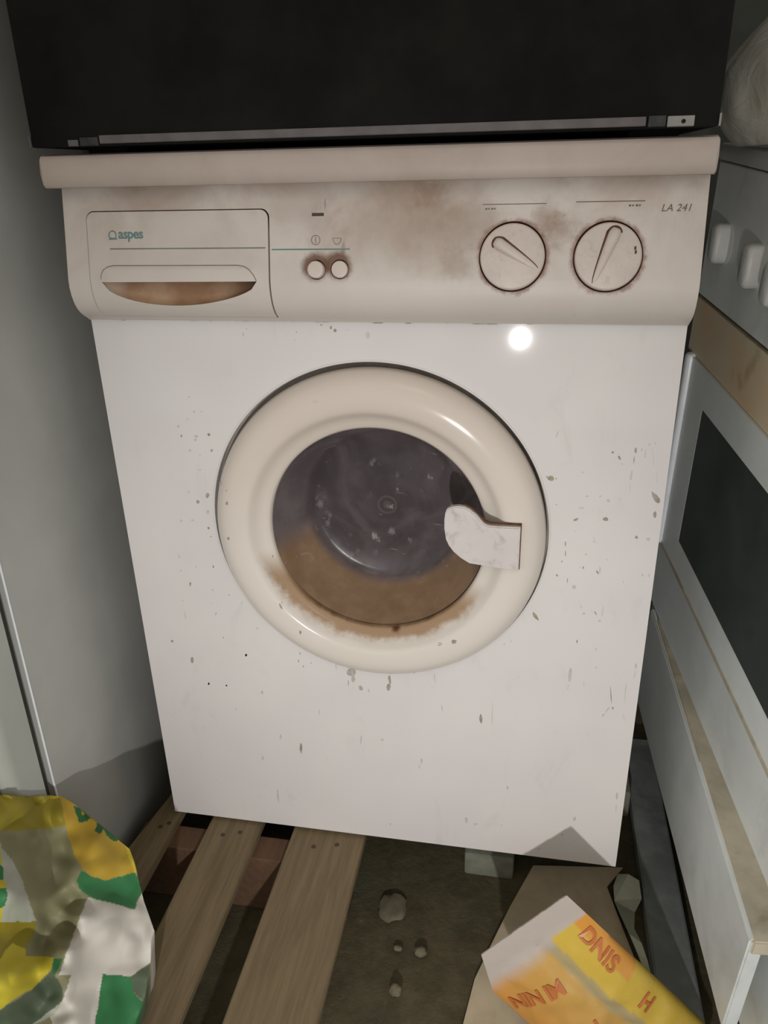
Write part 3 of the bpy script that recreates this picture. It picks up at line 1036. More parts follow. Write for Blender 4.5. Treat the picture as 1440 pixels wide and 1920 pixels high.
# grime along the fascia's lower joint
b = bmesh.new()
for i in range(26):
    px = 175 + 1110 * rnd.random()
    py = 600 + 9 * (px - 172) / 1118 + rnd.uniform(-3, 1.5)
    q = un(px, py, 1, -0.004)
    w = rnd.uniform(.001, .005); h = rnd.uniform(.0003, .0008)
    if q.x + w > HW - .003 or q.x - w < -HW + .003:
        continue
    z = 0.6776 + rnd.uniform(-.0006, .0006)
    prism(b, [(q.x - w, -0.0012, z - h), (q.x + w, -0.0012, z - h * .6), (q.x + w * .8, -0.0012, z + h * .4), (q.x - w * .7, -0.0012, z + h * .5)], (0, 0.0012, 0))
obj('joint_grime', b, M['chip_tan'], wm, kind='stuff')
# support feet under the machine
for (x, y) in ((-0.25, 0.05), (0.25, 0.10), (-0.25, 0.47), (0.25, 0.47)):
    b = bmesh.new()
    lathe(b, [(0.0, -0.004 if x < 0 else FZ + 0.045), (0.02, -0.004 if x < 0 else FZ + 0.045), (0.02, 0.003), (0.0, 0.003)], None, frame_mat((x, y, 0), Vector((1, 0, 0)), Vector((0, 1, 0)), Vector((0, 0, 1))), 20)
    obj('foot', b, M['dark_gap'], wm)

# ------------------------------------------------------------------ black appliance on top
ba = thing('black_appliance', 'large black box-shaped appliance lying on the lid of the washing machine', 'appliance', (0, 0.2, 0.834))
BX0, BX1, BY, BZ = -0.3035, 0.2935, -0.040, 0.8395
obj('casing', boxbm((BX0, BY, BZ), (BX1, 0.50, 1.42), bev=0.002), M['black'], ba, sm=True)
obj('trim_strip', boxbm((-0.2345, BY - 0.0022, 0.8412), (0.2378, BY + .001, 0.8482), bev=0.0006), M['strip'], ba)
br = obj('corner_bracket', boxbm((0.2540, BY - 0.002, 0.8402), (0.2745, BY + .001, 0.8480), bev=0.0006), M['bracket'], ba)
b = bmesh.new()
lathe(b, [(0.0016, 0.0), (0.0016, 0.0012), (0.0, 0.0012)], None, frame_mat((0.2662, BY - 0.0014, 0.8440), Vector((1, 0, 0)), Vector((0, 0, 1)), Vector((0, -1, 0))), 14)
obj('screw_hole', b, M['hole'], br)
obj('corner_bracket', boxbm((-0.2660, BY - 0.0016, 0.8398), (-0.2560, BY + .001, 0.8452), bev=0.0006), M['strip'], ba)
obj('clip', boxbm((0.2395, BY - 0.0018, 0.8405), (0.2530, BY + .001, 0.8486), bev=0.0005), M['darkclip'], ba)
obj('clip', boxbm((-0.2540, BY - 0.0018, 0.8398), (-0.2360, BY + .001, 0.8470), bev=0.0005), M['darkclip'], ba)
obj('edge_strip', boxbm((0.2930, BY - 0.001, 0.8400), (0.2945, BY + 0.02, 0.8490)), M['bracket'], ba)
obj('edge_strip', boxbm((-0.3046, BY - 0.001, 0.8400), (-0.3032, BY + 0.02, 0.8490)), M['strip'], ba)
for x in (-0.25, 0.25):
    for y in (0.02, 0.44):
        obj('foot', boxbm((x - .02, y - .02, 0.8341), (x + .02, y + .02, 0.8400)), M['hole'], ba)

# ------------------------------------------------------------------ refrigerator on the left
FRX = -0.356
fr = thing('refrigerator', 'tall grey refrigerator standing left of the washing machine, seen from its side', 'refrigerator', (FRX - 0.28, 0.15, FZ))
obj('cabinet', boxbm((FRX - 0.56, -0.1465, FZ), (FRX, 0.46, 1.6), bev=0.003), M['fridge'], fr, sm=True)
obj('door_gasket', boxbm((FRX - 0.55, -0.1630, FZ + 0.02), (FRX - 0.009, -0.1460, 1.59)), M['gasket'], fr)
b = boxbm((FRX - 0.56, -0.2100, FZ + 0.01), (FRX + 0.0005, -0.1625, 1.6))
es = [e for e in b.edges if abs((e.verts[0].co - e.verts[1].co).z) > 1 and e.verts[0].co.y < -0.2 and e.verts[0].co.x > FRX - 0.1]
bmesh.ops.bevel(b, geom=es, offset=0.014, segments=8, profile=0.5, affect='EDGES')
obj('fridge_door', b, M['fridge_door'], fr, sm=50)
obj('door_front', boxbm((FRX - 0.556, -0.2130, FZ + 0.014), (FRX - 0.014, -0.2095, 1.596), bev=0.001), M['fridge_front'], fr, label='dark olive front sheet of the door')
b = bmesh.new()
tube(b, [(FRX - 0.0005, -0.1462, FZ + 0.004), (FRX - 0.0005, -0.1462, 1.59)], 0.0013, 8)  # edge highlight put in as a thin pale tube
obj('pale_edge', b, M['cooker_trim'], fr, sm=True, label='thin pale edge along the door gap, a painted highlight')

# ------------------------------------------------------------------ cooker on the right
O = un(1246, 1017, 0, 0.36)
du = -ray(850, 170).normalized()
mm = ray(1306.5, 666).cross(ray(1246, 1017)).normalized()
dv_ = du.cross(mm).normalized()
if dv_.z < 0:
    dv_ = -dv_
dn = du.cross(dv_).normalized()
if dn.x > 0:
    dn = -dn
KM = frame_mat(O, du, dv_, dn)
UE = 0.535
ck = thing('cooker', 'white freestanding cooker with knobs and dark oven window, standing right of the washing machine', 'cooker', KM @ Vector((0.25, -0.36, -0.25)))
VT = 0.502
obj('body', boxbm((-0.03, -0.30, -0.50), (UE, VT - .006, -0.006), KM, bev=0.003), M['cooker'], ck)
obj('hob_top', boxbm((-0.034, VT - .006, -0.51), (UE + .004, VT + .012, 0.004), KM, bev=0.004), M['cooker'], ck, sm=True)
obj('control_panel', boxbm((-0.03, 0.3445, -0.007), (UE, VT - .007, 0.002), KM, bev=0.0015), M['cooker'], ck)
obj('panel_gap', boxbm((-0.028, 0.3395, -0.010), (UE - .002, 0.3455, -0.0035), KM), M['dark_gap'], ck)
obj('front_rail', boxbm((-0.03, 0.2735, -0.008), (UE, 0.3405, 0.003), KM, bev=0.001), M['rail'], ck, label='front rail stained brown with grease')
KU = [(0.040, 0.415), (0.150, 0.411), (0.215, 0.408), (0.31, 0.408)]
for (ku, kv) in KU:
    b = bmesh.new()
    Mk = KM @ Matrix.Translation((ku, kv, 0.002))
    # rounded lozenge grip on a round skirt
    N2 = 36
    rings = []
    for (sc, h) in ((1.0, -0.002), (1.0, 0.011), (0.93, 0.0145), (0.8, 0.016), (0.0, 0.0165)):
        if sc == 0:
            rings.append([b.verts.new(Mk @ Vector((0, 0, h)))])
        else:
            rr = []
            for i in range(N2):
                a = 2 * PI * i / N2
                ca, sa = math.cos(a), math.sin(a)
                x = 0.0125 * sc * math.copysign(abs(ca) ** 0.6, ca); y = 0.0215 * sc * math.copysign(abs(sa) ** 0.6, sa)
                rr.append(b.verts.new(Mk @ Vector((x, y, h))))
            rings.append(rr)
    for A, B in zip(rings, rings[1:]):
        for i in range(N2):
            j = (i + 1) % N2
            if len(B) == 1:
                b.faces.new([A[i], A[j], B[0]])
            else:
                b.faces.new([A[i], A[j], B[j], B[i]])
    kn = obj('knob', b, M['knob'], ck, sm=50)
    b = bmesh.new()
    lathe(b, [(0.024, 0.0), (0.024, 0.0012), (0.020, 0.002), (0.0, 0.002)], None, KM @ Matrix.Translation((ku, kv, 0.001)), 32)
    obj('knob_skirt', b, M['cooker'], kn, sm=40)
# oven door
WU0, WU1, WV0, WV1 = 0.0735, 0.44, 0.046, 0.229
DUE = 0.53
b = bmesh.new()
for (a, c) in (((0.0, 0.005), (WU0, 0.273)), ((WU1, 0.005), (DUE, 0.273)), ((WU0, 0.005), (WU1, WV0)), ((WU0, WV1), (WU1, 0.273))):
    box(b, (a[0], a[1], -0.001), (c[0], c[1], 0.006), KM)
bmesh.ops.remove_doubles(b, verts=b.verts, dist=1e-5)
od = obj('oven_door', b, M['cooker'], ck)
obj('oven_window', boxbm((WU0 - .001, WV0 - .001, -0.0005), (WU1 + .001, WV1 + .001, 0.0058), KM), M['oven_glass'], od)
b = bmesh.new()
box(b, (-0.012, 0.0, -0.004), (0.006, 0.276, 0.0125), KM, bev=0.006, seg=5)
obj('pale_edge', b, M['cooker_trim'], od, sm=50, label='bright rounded strip on the far edge of the oven door')
obj('lower_trim', boxbm((0.006, -0.0005, -0.002), (DUE, 0.0065, 0.0068), KM, bev=0.001), M['greasy'], od)
# fixed panel under the door and the skewed lower flap
obj('middle_panel', boxbm((-0.03, -0.112, -0.008), (UE, -0.0035, -0.001), KM, bev=0.001), M['cooker'], ck)
# ledge: wedge whose depth grows towards the near end


def kp(u, v, w):
    return KM @ Vector((u, v, w))


b = bmesh.new()
hexa(b, [kp(0.03, -0.135, -0.004), kp(0.03, -0.135, 0.002), kp(0.532, -0.118, 0.0315), kp(0.532, -0.118, -0.004),
         kp(0.03, -0.112, -0.004), kp(0.03, -0.112, 0.002), kp(0.532, -0.100, 0.0315), kp(0.532, -0.100, -0.004)])
bmesh.ops.bevel(b, geom=list(b.edges), offset=0.0015, segments=2, affect='EDGES')
lf = obj('lower_flap_top', b, M['greasy'], ck, label='beige greasy top edge of the lower flap')
b = bmesh.new()
hexa(b, [kp(0.0, -0.285, -0.004), kp(0.0, -0.285, 0.0035), kp(0.530, -0.240, 0.034), kp(0.530, -0.240, 0.020),
         kp(0.0, -0.115, -0.004), kp(0.0, -0.115, 0.0035), kp(0.530, -0.101, 0.034), kp(0.530, -0.101, 0.020)])
bmesh.ops.bevel(b, geom=list(b.edges), offset=0.0018, segments=2, affect='EDGES')
obj('lower_flap', b, M['cooker'], ck, sm=True)
b = bmesh.new()
hexa(b, [kp(-0.02, -0.43, -0.40), kp(-0.02, -0.43, -0.045), kp(UE - .02, -0.40, -0.045), kp(UE - .02, -0.40, -0.40),
         kp(-0.02, -0.29, -0.40), kp(-0.02, -0.29, -0.045), kp(UE - .02, -0.29, -0.045), kp(UE - .02, -0.29, -0.40)])
for v in b.verts:
    if v.co.z < 0.0 and v.co.z < -0.03:
        v.co.z = FZ
obj('plinth', b, M['plinth'], ck)

# dark plank on the floor along the foot of the cooker
b = bmesh.new()
pz = -0.085
hexa(b, [(0.3485, 0.36, FZ), (0.395, 0.36, FZ), (0.3935, -0.32, FZ), (0.3425, -0.32, FZ), (0.3485, 0.36, pz), (0.395, 0.36, pz), (0.3935, -0.32, pz), (0.3425, -0.32, pz)])
bmesh.ops.bevel(b, geom=list(b.edges), offset=0.002, segments=2, affect='EDGES')
o = obj('wooden_plank', b, M['plank'], None, loc=(0.37, 0.0, FZ), sm=True)
tag(o, 'dark grey-blue plank lying on the floor along the foot of the cooker', 'plank')

# ------------------------------------------------------------------ pallet
pl = thing('pallet', 'wooden pallet with spaced slats under the left half of the washing machine', 'pallet', (-0.22, 0.0, FZ))
SL = [(-0.385, -0.2885), (-0.2432, -0.1705), (-0.1255, -0.0262)]
for i, (x0, x1) in enumerate(SL):
    b = boxbm((x0, -0.62, -0.0170), (x1, 0.15 if i == 0 else 0.50, -0.0045))
    if i == 0:
        for v in b.verts:      # crooked narrow board
            if v.co.x < -0.3:
                v.co.x = -0.3255 + 0.15 * v.co.y
    bmesh.ops.bevel(b, geom=list(b.edges), offset=0.0015, segments=2, affect='EDGES')
    for v in b.verts:
        v.co.z += 0.0006 * noise.noise(Vector((v.co.x * 30, v.co.y * 5, i)))
        v.co.x += 0.001 * noise.noise(Vector((i * 7.1, v.co.y * 3, 0)))
    sl = obj('slat', b, M['slat'], pl, sm=True)
    for (nx, ny) in ((0.35, -0.026), (0.65, -0.018), (0.4, -0.33), (0.7, -0.32)):
        b = bmesh.new()
        c = ((x0 if i else x1 - 0.030) + (x1 - (x0 if i else x1 - 0.030)) * nx, ny, -0.0047)
        lathe(b, [(0.0032, 0.0), (0.0030, 0.0005), (0.0, 0.0006)], None, frame_mat(c, Vector((1, 0, 0)), Vector((0, 1, 0)), Vector((0, 0, 1))), 10)
        obj('nail', b, M['nail'], sl)
for (y0, y1) in ((-0.0465, -0.008), (0.40, 0.46), (-0.60, -0.55)):
    obj('stringer', boxbm((-0.34, y0, FZ), (-0.045, y1, -0.0168), bev=0.0015), M['stringer'], pl)

# ------------------------------------------------------------------ things on the floor
b = boxbm((0.1030, 0.055, FZ), (0.1725, 0.19, FZ + 0.042), bev=0.004)
o = obj('concrete_block', b, M['concrete'], None, loc=(0.137, 0.12, FZ), sm=True)
tag(o, 'pale grey concrete block under the front edge of the washing machine', 'block')
b = boxbm((0.3020, 0.20, FZ), (0.3440, 0.32, FZ + 0.05), bev=0.004)
o = obj('concrete_block', b, M['concrete'], None, loc=(0.323, 0.26, FZ), sm=True)
tag(o, 'small grey block in the gap between washing machine and dark plank', 'block')


def stone(c, r, flat, seed, label, group=None):
    b = bmesh.new()
    bmesh.ops.create_icosphere(b, subdivisions=3, radius=1.0)
    for v in b.verts:
        n0 = 1 + 0.28 * noise.noise(v.co * 1.6 + Vector((seed, 0, 0))) + 0.08 * noise.noise(v.co * 5 + Vector((0, seed, 0)))
        v.co = Vector((v.co.x * n0 * r[0], v.co.y * n0 * r[1], v.co.z * n0 * flat)) + Vector((c[0], c[1], FZ + flat * 0.8))
    o = obj('stone', b, M['stone'], None, loc=(c[0], c[1], FZ), sm=60)
    return tag(o, label, 'stone', group)


p = un(735, 1705, 2, FZ)
stone((p.x, p.y), (0.019, 0.022), 0.0035, 1.3, 'flat broken stone on the concrete floor right of the pallet')
p = un(741, 1862, 2, FZ)
stone((p.x, p.y), (0.0075, 0.0075), 0.007, 4.3, 'small pale round pebble nearest to the camera on the bare floor')
p = un(788, 1788, 2, FZ)
stone((p.x, p.y), (0.008, 0.007), 0.005, 7.9, 'tiny rough pebble on the floor left of the yellow packet')
p = un(746, 1780, 2, FZ)
stone((p.x, p.y), (0.006, 0.004), 0.003, 9.1, 'tiny chip of stone just left of the rough pebble')

# cardboard sheet under the packet
b = bmesh.new()
cp = [un(1000, 1622, 2, -0.104), un(957, 1698, 2, -0.104), un(930, 1752, 2, -0.104), un(890, 1835, 2, -0.104), un(850, 1990, 2, -0.104), un(1245, 1990, 2, -0.104), un(1223, 1915, 2, -0.104),
      un(1194, 1807, 2, -0.104), un(1160, 1720, 2, -0.104), un(1138, 1662, 2, -0.104), un(1168, 1626, 2, -0.104)]
prism(b, [Vector((q.x, q.y, -0.1075)) for q in cp], (0, 0, 0.003))
o = obj('cardboard_sheet', b, M['card'], None, loc=(0.23, -0.05, FZ + 0.0025))
tag(o, 'flat brown cardboard sheet on the floor under the yellow packet', 'cardboard')
# torn paper strip
b = bmesh.new()
tp_ = [(1158, 1640), (1178, 1640), (1198, 1652), (1203, 1686), (1190, 1712), (1189, 1742), (1203, 1770), (1214, 1802), (1223, 1838), (1212, 1832), (1196, 1790), (1180, 1752), (1166, 1722), (1152, 1690), (1150, 1662)]
prism(b, [un(x, y, 2, -0.083 + 0.012 * math.sin(i * 1.3)) for i, (x, y) in enumerate(tp_)], (0.0, 0.0, 0.0012))
for f in list(b.faces):
    if len(f.verts) > 4:
        bmesh.ops.triangulate(b, faces=[f])
o = obj('torn_paper', b, M['paper'], None, loc=(0.33, 0.0, -0.10))
tag(o, 'pale torn paper strip curling beside the cardboard near the dark plank', 'paper')

# ------------------------------------------------------------------ yellow packet (torn food bag), standing on the cardboard
def packet():
    T = Vector((0.2250, -0.145, 0.1065))
    A = Vector((0.1315, -0.170, 0.0200))
    s = (A - T).normalized()                 # along the seal, tip -> far corner
    dn_ = Vector((0.1105, 0.0, -0.181))
    dn_ = (dn_ - s * dn_.dot(s)).normalized()  # down the packet
    nn = s.cross(dn_).normalized()
    if nn.y > 0:
        nn = -nn                              # towards the viewer
    NU, NV = 46, 60
    Lw, Lv = 0.1455, 0.26
    bm = bmesh.new()
    lay = bm.loops.layers.float_color.new('print')

    def pos(iu, iv, side):
        u = Lw * iu / NU; v = Lv * iv / NV
        # chamfered far corner and serrated tear
        uu = u
        v0 = 0.0
        if u > 0.120:
            v0 = 0.050 * ((u - 0.120) / 0.0255)
        vv = v0 + (Lv - v0) * iv / NV
        p = T + s * uu + dn_ * vv
        if iv == 0:
            p += dn_ * (0.0012 * noise.noise(Vector((u * 160, 3, 0))) )
        e = min(1.0, (u / Lw) * 7) * min(1.0, (1 - u / Lw) * 7)
        puff = 0.028 * math.sqrt(max(0, math.sin(PI * min(1, max(0, u / Lw))))) * max(0.0, min(1.0, (vv - 0.028) / 0.09))
        wr = 0.0042 * noise.noise(Vector((u * 26, vv * 40, 5 * side))) + 0.0020 * noise.noise(Vector((u * 70, vv * 55, 2 + side)))
        # centre fold of the back seam
        fold = -0.004 * math.exp(-((u - 0.062 + 0.1 * (vv - 0.05)) / 0.007) ** 2) if vv > 0.03 else 0
        amp = max(0.0, min(1.0, (vv - 0.012) / 0.05)) * e
        q = p + nn * (side * (puff + 0.0006) + (wr + fold * side) * amp)
        lim = -0.1035 + (0.0012 if side > 0 else 0)
        if q.z < lim:
            d = lim - q.z
            q = Vector((q.x, q.y - 0.55 * d, lim + 0.10 * d * (1 if side > 0 else 0.3)))
        return q, u, vv

    def colour(u, v):
        white = (*rgb(186, 176, 168), 1)
        yel = (*rgb(206, 176, 76), 1)
        org = (*rgb(196, 156, 84), 1)
        seam = (*rgb(176, 160, 118), 1)
        band = 0.030 + 0.018 * max(0, min(1, (u - 0.02) / 0.06)) - 0.012 * max(0, (u - 0.09) / 0.05)
        band = 0.031 if u < 0.052 else 0.034
        f0 = max(0.0, min(1.0, (v - band) / (0.003 if u < 0.05 else 0.016)))
        c = yel if u < 0.052 else org
        us = 0.0575 - 0.10 * (v - 0.03)
        if abs(u - us) < 0.0075:
            c = seam
        elif u < us:
            c = yel
            if u < 0.016 and v < 0.12:
                c = tuple(a + (b_ - a) * 0.8 for a, b_ in zip(yel, (*rgb(212, 142, 66), 1)))
        else:
            t = max(0, min(1, (u - 0.075) / 0.06))
            c = tuple(a + (b_ - a) * t * 0.5 for a, b_ in zip(org, (*rgb(206, 132, 62), 1)))
        return tuple(a + (b_ - a) * f0 for a, b_ in zip(white, c))

    allv = {}
    for side in (1, -1):
        for iu in range(NU + 1):
            for iv in range(NV + 1):
                if side == -1 and iu in (0, NU):
                    allv[side, iu, iv] = allv[1, iu, iv]
                    continue
                q, u, v = pos(iu, iv, side)
                allv[side, iu, iv] = (bm.verts.new(q), u, v)
        for iu in range(NU):
            for iv in range(NV):
                L = [allv[side, iu, iv], allv[side, iu + 1, iv], allv[side, iu + 1, iv + 1], allv[side, iu, iv + 1]]
                try:
                    f = bm.faces.new([x[0] for x in L])
                except ValueError:
                    continue
                f.smooth = True
                for lp_, x in zip(f.loops, L):
                    lp_[lay] = colour(x[1], x[2])
    k = NT('printed_foil')
    at = k.n('ShaderNodeAttribute', attribute_name='print')
    k.set(at.outputs['Color'], 0.22, 0, 0.5)
    k.b.inputs['Subsurface Weight'].default_value = 0.0
    k.bump(k.noise(55, 4), 0.25, 0.003)
    o = obj('food_packet', bm, k.m, None, loc=(0.21, -0.17, -0.104))
    smooth(o, 70)
    tag(o, 'crumpled yellow and orange food packet with white torn top, propped on the cardboard', 'packet')

    def on_packet(u0, v0, ang, mir=1):
        ca, sa = math.cos(ang), math.sin(ang)

        def f(a, c, d):
            u = u0 + (a * ca - c * sa); v = v0 + (a * sa + c * ca)
            u = max(0.0005, min(Lw - 0.0005, u))
            iu = u / Lw * NU
            v00 = 0.050 * ((u - 0.120) / 0.0255) if u > 0.120 else 0
            iv = max(0, (v - v00) / (Lv - v00) * NV)
            q, _, _ = pos(iu, iv, 1)
            return q + nn * (0.0015 + d)
        return f
    mo = plain('print_orange', rgb(190, 112, 62), 0.35, var=0.1)
    # left line, read along the seal (from the far corner towards the tip)
    lettering('lettering', 'NIN IM', 0.0225, on_packet(0.1385, 0.0770, PI - 0.12), mo, o, bold=0.0006, sp=0.92)
    lettering('lettering', 'DNIS', 0.024, on_packet(0.0225, 0.044, PI / 2 - 0.02), mo, o, bold=0.0006, sp=1.0)
    lettering('lettering', 'H', 0.024, on_packet(0.0275, 0.146, PI / 2), mo, o, bold=0.0006)
    lettering('lettering', 'IMIN', 0.027, on_packet(0.126, 0.138, PI - 0.12), mo, o, bold=0.0006)
    return o


packet()

# ------------------------------------------------------------------ carrier bag, lower left
def carrier():
    SIL = [(-70, 1500), (-20, 1492), (0, 1490), (30, 1491), (60, 1494), (90, 1491), (118, 1494), (135, 1504), (150, 1516), (180, 1540), (205, 1560), (225, 1577), (243, 1592), (252, 1616), (258, 1640), (263, 1662),
           (270, 1690), (279, 1715), (287, 1738), (290, 1746), (284, 1760), (283, 1782), (282, 1806), (277, 1835), (272, 1868), (262, 1895), (252, 1925), (246, 1990), (-70, 1990)]
    # relief over a leaning base surface: (px, py, offset)
    LM = [(-70, 1500, 0), (0, 1490, 0), (60, 1494, 0), (118, 1494, 0), (150, 1516, 0), (180, 1540, 0), (225, 1577, 0), (243, 1592, 0), (258, 1640, -.004), (270, 1690, -.006), (290, 1746, -.006), (282, 1806, -.006), (272, 1868, -.006), (252, 1925, -.006), (246, 1990, 0),
          (0, 1530, .0), (60, 1540, -.004), (110, 1530, .006), (30, 1557, -.012), (94, 1552, -.012), (60, 1580, -.020), (120, 1600, -.022), (100, 1580, -.014), (140, 1590, .004), (180, 1590, .010), (200, 1620, .008), (230, 1630, .004),
          (155, 1628, .004), (150, 1650, 0), (200, 1665, .002), (240, 1680, 0), (100, 1650, -.018), (70, 1640, -.016), (90, 1720, -.016), (80, 1770, -.012), (115, 1740, -.014), (130, 1690, -.020),
          (166, 1683, .008), (150, 1718, .024), (127, 1784, .028), (110, 1829, .026), (117, 1875, .016), (178, 1915, .004), (175, 1750, .006), (165, 1800, .006), (192, 1826, .008), (150, 1870, .006), (130, 1915, .012),
          (210, 1700, .010), (251, 1707, .008), (215, 1760, .010), (240, 1770, .018), (281, 1795, .004), (246, 1829, .004), (268, 1740, .012), (230, 1860, -.004), (250, 1880, 0), (200, 1880, .002), (185, 1950, 0),
          (2, 1590, .010), (21, 1611, .014), (42, 1653, .014), (56, 1695, .014), (67, 1725, .012), (20, 1680, .020), (5, 1730, .014), (-40, 1660, .02), (-60, 1590, .01),
          (21, 1768, .012), (47, 1777, .010), (45, 1750, .006), (0, 1780, .014), (101, 1796, .016), (96, 1817, .016), (61, 1854, .014), (30, 1820, .022), (0, 1840, .020), (0, 1892, .010), (-60, 1800, .02), (-60, 1900, .01),
          (60, 1890, -.012), (90, 1860, -.014), (110, 1900, -.008), (40, 1920, -.012), (0, 1930, -.01), (-60, 1990, 0), (100, 1990, 0)]
    BASE = [(-70, 1490, .240), (0, 1490, .228), (118, 1494, .172), (180, 1540, .152), (243, 1592, .132), (270, 1690, .105), (290, 1746, .080), (282, 1806, .060), (262, 1895, .035), (246, 1990, .005),
            (100, 1650, .165), (0, 1650, .215), (-70, 1800, .20), (0, 1850, .165), (100, 1800, .130), (170, 1720, .130), (200, 1850, .080), (100, 1900, .095), (0, 1950, .125), (100, 1990, .06), (-70, 1990, .12)]
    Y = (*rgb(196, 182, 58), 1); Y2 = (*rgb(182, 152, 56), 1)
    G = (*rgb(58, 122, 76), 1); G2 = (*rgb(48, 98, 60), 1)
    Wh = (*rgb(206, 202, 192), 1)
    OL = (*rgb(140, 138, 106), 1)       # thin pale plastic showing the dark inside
    Y_SHADE = (*rgb(146, 134, 46), 1)  # yellow with shade painted in
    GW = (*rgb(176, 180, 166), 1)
    DG_SHADE = (*rgb(92, 104, 84), 1)  # grey-green, shadow on the thin plastic painted in
    Z = 4.267

    def zp(L):
        return [(x / Z, 1470 + y / Z) for x, y in L]
    REG = [(Y_SHADE, [(-90, 1470), (140, 1470), (133, 1545), (94, 1553), (30, 1558), (-90, 1562)]),
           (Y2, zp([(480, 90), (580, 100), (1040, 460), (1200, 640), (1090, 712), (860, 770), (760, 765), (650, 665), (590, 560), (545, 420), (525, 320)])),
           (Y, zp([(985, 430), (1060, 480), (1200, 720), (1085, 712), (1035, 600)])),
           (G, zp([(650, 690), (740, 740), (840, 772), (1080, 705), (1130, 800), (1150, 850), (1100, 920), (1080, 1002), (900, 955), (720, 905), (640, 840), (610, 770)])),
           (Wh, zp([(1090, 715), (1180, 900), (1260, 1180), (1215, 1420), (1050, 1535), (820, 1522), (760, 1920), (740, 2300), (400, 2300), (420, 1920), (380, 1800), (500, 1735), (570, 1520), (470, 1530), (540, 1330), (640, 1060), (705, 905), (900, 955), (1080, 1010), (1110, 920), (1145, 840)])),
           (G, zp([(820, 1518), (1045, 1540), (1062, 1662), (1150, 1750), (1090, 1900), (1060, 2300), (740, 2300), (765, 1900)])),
           (DG_SHADE, zp([(1045, 1535), (1230, 1420), (1210, 1660), (1165, 1740), (1062, 1662)])),
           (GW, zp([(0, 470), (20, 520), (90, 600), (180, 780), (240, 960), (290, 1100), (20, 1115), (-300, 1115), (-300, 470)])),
           (Y_SHADE, zp([(-300, 1110), (290, 1100), (270, 1200), (205, 1320), (90, 1275), (0, 1430), (-300, 1500)])),
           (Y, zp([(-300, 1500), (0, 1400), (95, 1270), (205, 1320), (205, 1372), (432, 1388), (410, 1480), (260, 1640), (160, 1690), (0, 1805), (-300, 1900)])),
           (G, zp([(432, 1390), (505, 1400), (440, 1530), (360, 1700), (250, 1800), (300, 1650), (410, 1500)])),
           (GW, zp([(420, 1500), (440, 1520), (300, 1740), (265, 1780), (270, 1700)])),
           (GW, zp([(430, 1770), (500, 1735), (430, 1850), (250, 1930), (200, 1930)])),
           (DG_SHADE, zp([(0, 1810), (250, 1650), (420, 1490), (500, 1640), (500, 1735), (250, 1930), (200, 2300), (-300, 2300), (-300, 1900)])),
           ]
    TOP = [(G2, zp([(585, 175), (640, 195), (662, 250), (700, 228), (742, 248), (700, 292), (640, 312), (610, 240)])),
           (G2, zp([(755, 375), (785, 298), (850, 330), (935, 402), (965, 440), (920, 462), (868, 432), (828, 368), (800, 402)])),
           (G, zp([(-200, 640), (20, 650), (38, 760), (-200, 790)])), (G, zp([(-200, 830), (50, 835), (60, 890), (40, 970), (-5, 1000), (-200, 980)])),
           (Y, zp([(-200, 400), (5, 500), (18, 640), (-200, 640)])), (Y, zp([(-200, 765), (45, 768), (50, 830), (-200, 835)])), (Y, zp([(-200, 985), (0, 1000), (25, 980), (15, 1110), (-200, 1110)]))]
    bm = bmesh.new()
    STEP = 2.2
    # triangulate the silhouette finely
    V = [Vector(p) for p in SIL]
    E = [(i, (i + 1) % len(SIL)) for i in range(len(SIL))]
    y = 1486.0
    row = 0
    while y < 1990:
        x = -70.0 + (STEP / 2 if row % 2 else 0)
        st = STEP if y < 1930 else STEP * 3
        while x < 294:
            if inpoly(x, y, SIL):
                V.append(Vector((x + 0.05 * math.sin(x), y)))
            x += st if x > -10 else st * 4
        y += st
        row += 1
    v2, e2, f2, *_ = delaunay_2d_cdt(V, E, [], 0, 1e-4)

    def idw(x, y, L, soft):
        sw = 0; sz = 0
        for (a, c, z) in L:
            d2 = (a - x) ** 2 + (c - y) ** 2 + soft
            w = 1.0 / (d2 * d2)
            sw += w; sz += w * z
        return sz / sw

    def depth(x, y):
        z = idw(x, y, BASE, 2500.0) + idw(x, y, LM, 420.0)
        n1 = noise.noise(Vector((x * 0.022, y * 0.02, 0)))
        n2 = abs(noise.noise(Vector((x * 0.02 + y * 0.012 + 4, y * 0.010 - x * .01, 3)))) - 0.25
        return z + 0.002 * n1 + 0.003 * n2

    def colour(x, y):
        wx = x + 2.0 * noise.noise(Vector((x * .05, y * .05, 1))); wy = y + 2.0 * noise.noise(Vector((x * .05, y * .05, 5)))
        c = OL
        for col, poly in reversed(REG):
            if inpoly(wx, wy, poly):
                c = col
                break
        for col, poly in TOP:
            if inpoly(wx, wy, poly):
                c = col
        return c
    cl = bm.verts.layers.float_color.new('print')
    bv = []
    cols = []
    for p in v2:
        z = depth(p[0], p[1])
        q = un(p[0], p[1], 2, z)
        while q.y > -0.217 and q.x < FRX + 0.004 and z < 0.5:   # stays in front of the refrigerator
            z += 0.004
            q = un(p[0], p[1], 2, z)
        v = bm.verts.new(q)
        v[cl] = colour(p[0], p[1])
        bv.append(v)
    for f in f2:
        cx_ = sum(v2[i][0] for i in f) / 3; cy_ = sum(v2[i][1] for i in f) / 3
        if inpoly(cx_, cy_, SIL):
            bm.faces.new([bv[i] for i in f])
    # hidden outer wall of the bag: from the rim down to the pallet
    bm.edges.ensure_lookup_table()
    be = [e for e in bm.edges if len(e.link_faces) == 1]
    cen = Vector((-0.30, -0.36, 0))
    maps = [{}, {}, {}]
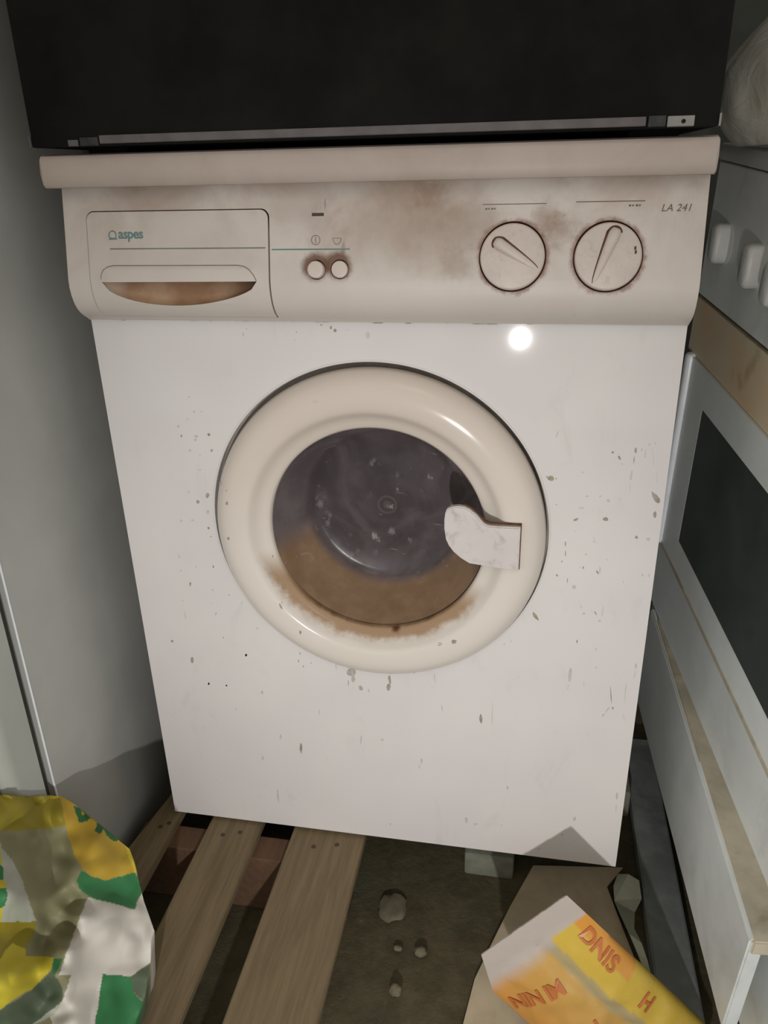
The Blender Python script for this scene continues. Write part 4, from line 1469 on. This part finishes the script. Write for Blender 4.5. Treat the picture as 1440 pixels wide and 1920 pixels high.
    for lev, (f, drop) in enumerate(((0.03, 0.35), (0.06, 0.75), (0.10, 1.0))):
        for e in be:
            for v in e.verts:
                if v not in maps[lev]:
                    q = v.co.lerp(Vector((cen.x, cen.y + 0.05, v.co.z)), f)
                    q.z = v.co.z + (0.001 - v.co.z) * drop
                    q.x = max(q.x, FRX + 0.003) if q.y > -0.216 else q.x
                    # keep clear of the refrigerator
                    nvv = bm.verts.new(q)
                    nvv[cl] = v[cl]
                    maps[lev][v] = nvv
    for e in be:
        a, c = e.verts
        prev = (a, c)
        for lev in range(3):
            q = (maps[lev][a], maps[lev][c])
            try:
                bm.faces.new([prev[0], prev[1], q[1], q[0]])
            except ValueError:
                pass
            prev = q
    for f in bm.faces:
        f.smooth = True
    k = NT('carrier_plastic')
    at = k.n('ShaderNodeAttribute', attribute_name='print')
    k.set(at.outputs['Color'], 0.5, 0, 0.25)
    k.bump(k.noise(30, 3), 0.03, 0.002)
    o = obj('carrier_bag', bm, k.m, None, loc=(-0.33, -0.33, -0.0045))
    tag(o, 'crumpled open carrier bag printed yellow, green and white, on the pallet beside the refrigerator', 'bag')
    return o


carrier()

# ------------------------------------------------------------------ translucent bag with a bundle, on the cooker
def soft_bag():
    c = KM @ Vector((0.100, VT + 0.0165, 0.000))
    bm = bmesh.new()
    bmesh.ops.create_icosphere(bm, subdivisions=5, radius=1.0)
    for v in bm.verts:
        z = v.co.z
        t = (z + 1) / 2
        rad = 1.0 - 0.55 * max(0, t - 0.55) / 0.45
        n0 = 1 + 0.10 * noise.noise(v.co * 1.8) + 0.06 * abs(noise.noise(Vector((math.atan2(v.co.y, v.co.x) * 3, z * 1.2, 0))))
        v.co = Vector((v.co.x * 0.050 * n0 * rad, v.co.y * 0.070 * n0 * rad, (max(-0.86, z) + 0.86) * 0.066))
    bmesh.ops.translate(bm, verts=bm.verts, vec=c)
    k = NT('cloudy_plastic')
    k.set((0.62, 0.62, 0.55), 0.3, 0, 0.5)
    k.bump(k.noise(28, 5, 0.6, dist=1.0), 0.6, 0.006)
    tr = k.n('ShaderNodeBsdfTransparent')
    mx = k.n('ShaderNodeMixShader')
    k.link(k.ramp(k.noise(12, 3), 0.3, 0.7, 0.25, 0.5), mx.inputs[0])
    k.link(k.b.outputs[0], mx.inputs[1]); k.link(tr.outputs[0], mx.inputs[2])
    k.link(mx.outputs[0], k.t.nodes['Material Output'].inputs[0])
    o = obj('plastic_bag', bm, k.m, None, loc=c, sm=80)
    tag(o, 'cloudy translucent plastic bag standing on top of the cooker', 'bag')
    bm = bmesh.new()
    bmesh.ops.create_icosphere(bm, subdivisions=4, radius=1.0)
    for v in bm.verts:
        n0 = 1 + 0.12 * noise.noise(v.co * 2.2)
        v.co = Vector((v.co.x * 0.031 * n0, v.co.y * 0.044 * n0, (max(-0.84, v.co.z) + 0.84) * 0.050 + 0.004))
    bmesh.ops.translate(bm, verts=bm.verts, vec=c + Vector((0.008, -0.004, 0)))
    o2 = obj('cloth_bundle', bm, plain('pale_bundle', rgb(206, 180, 158), 0.8, var=0.15, scale=25, bump=0.3), None, loc=c, sm=80)
    tag(o2, 'beige bundle inside the cloudy plastic bag on the cooker', 'bundle')
    # dark brown lump behind
    c3 = KM @ Vector((0.03, VT + 0.0225, -0.235))
    bm = bmesh.new()
    bmesh.ops.create_icosphere(bm, subdivisions=4, radius=1.0)
    for v in bm.verts:
        n0 = 1 + 0.16 * noise.noise(v.co * 2.6 + Vector((3, 0, 0))) + .05 * noise.noise(v.co * 9)
        v.co = Vector((v.co.x * 0.08 * n0, v.co.y * 0.09 * n0, (max(-0.9, v.co.z) + 0.9) * 0.13))
    bmesh.ops.translate(bm, verts=bm.verts, vec=c3)
    o3 = obj('cloth_bundle', bm, plain('brown_cloth', rgb(70, 58, 44), 0.9, var=0.6, scale=70, bump=0.5), None, loc=c3, sm=80)
    tag(o3, 'dark brown rumpled cloth behind the cloudy plastic bag on the cooker', 'cloth')


soft_bag()
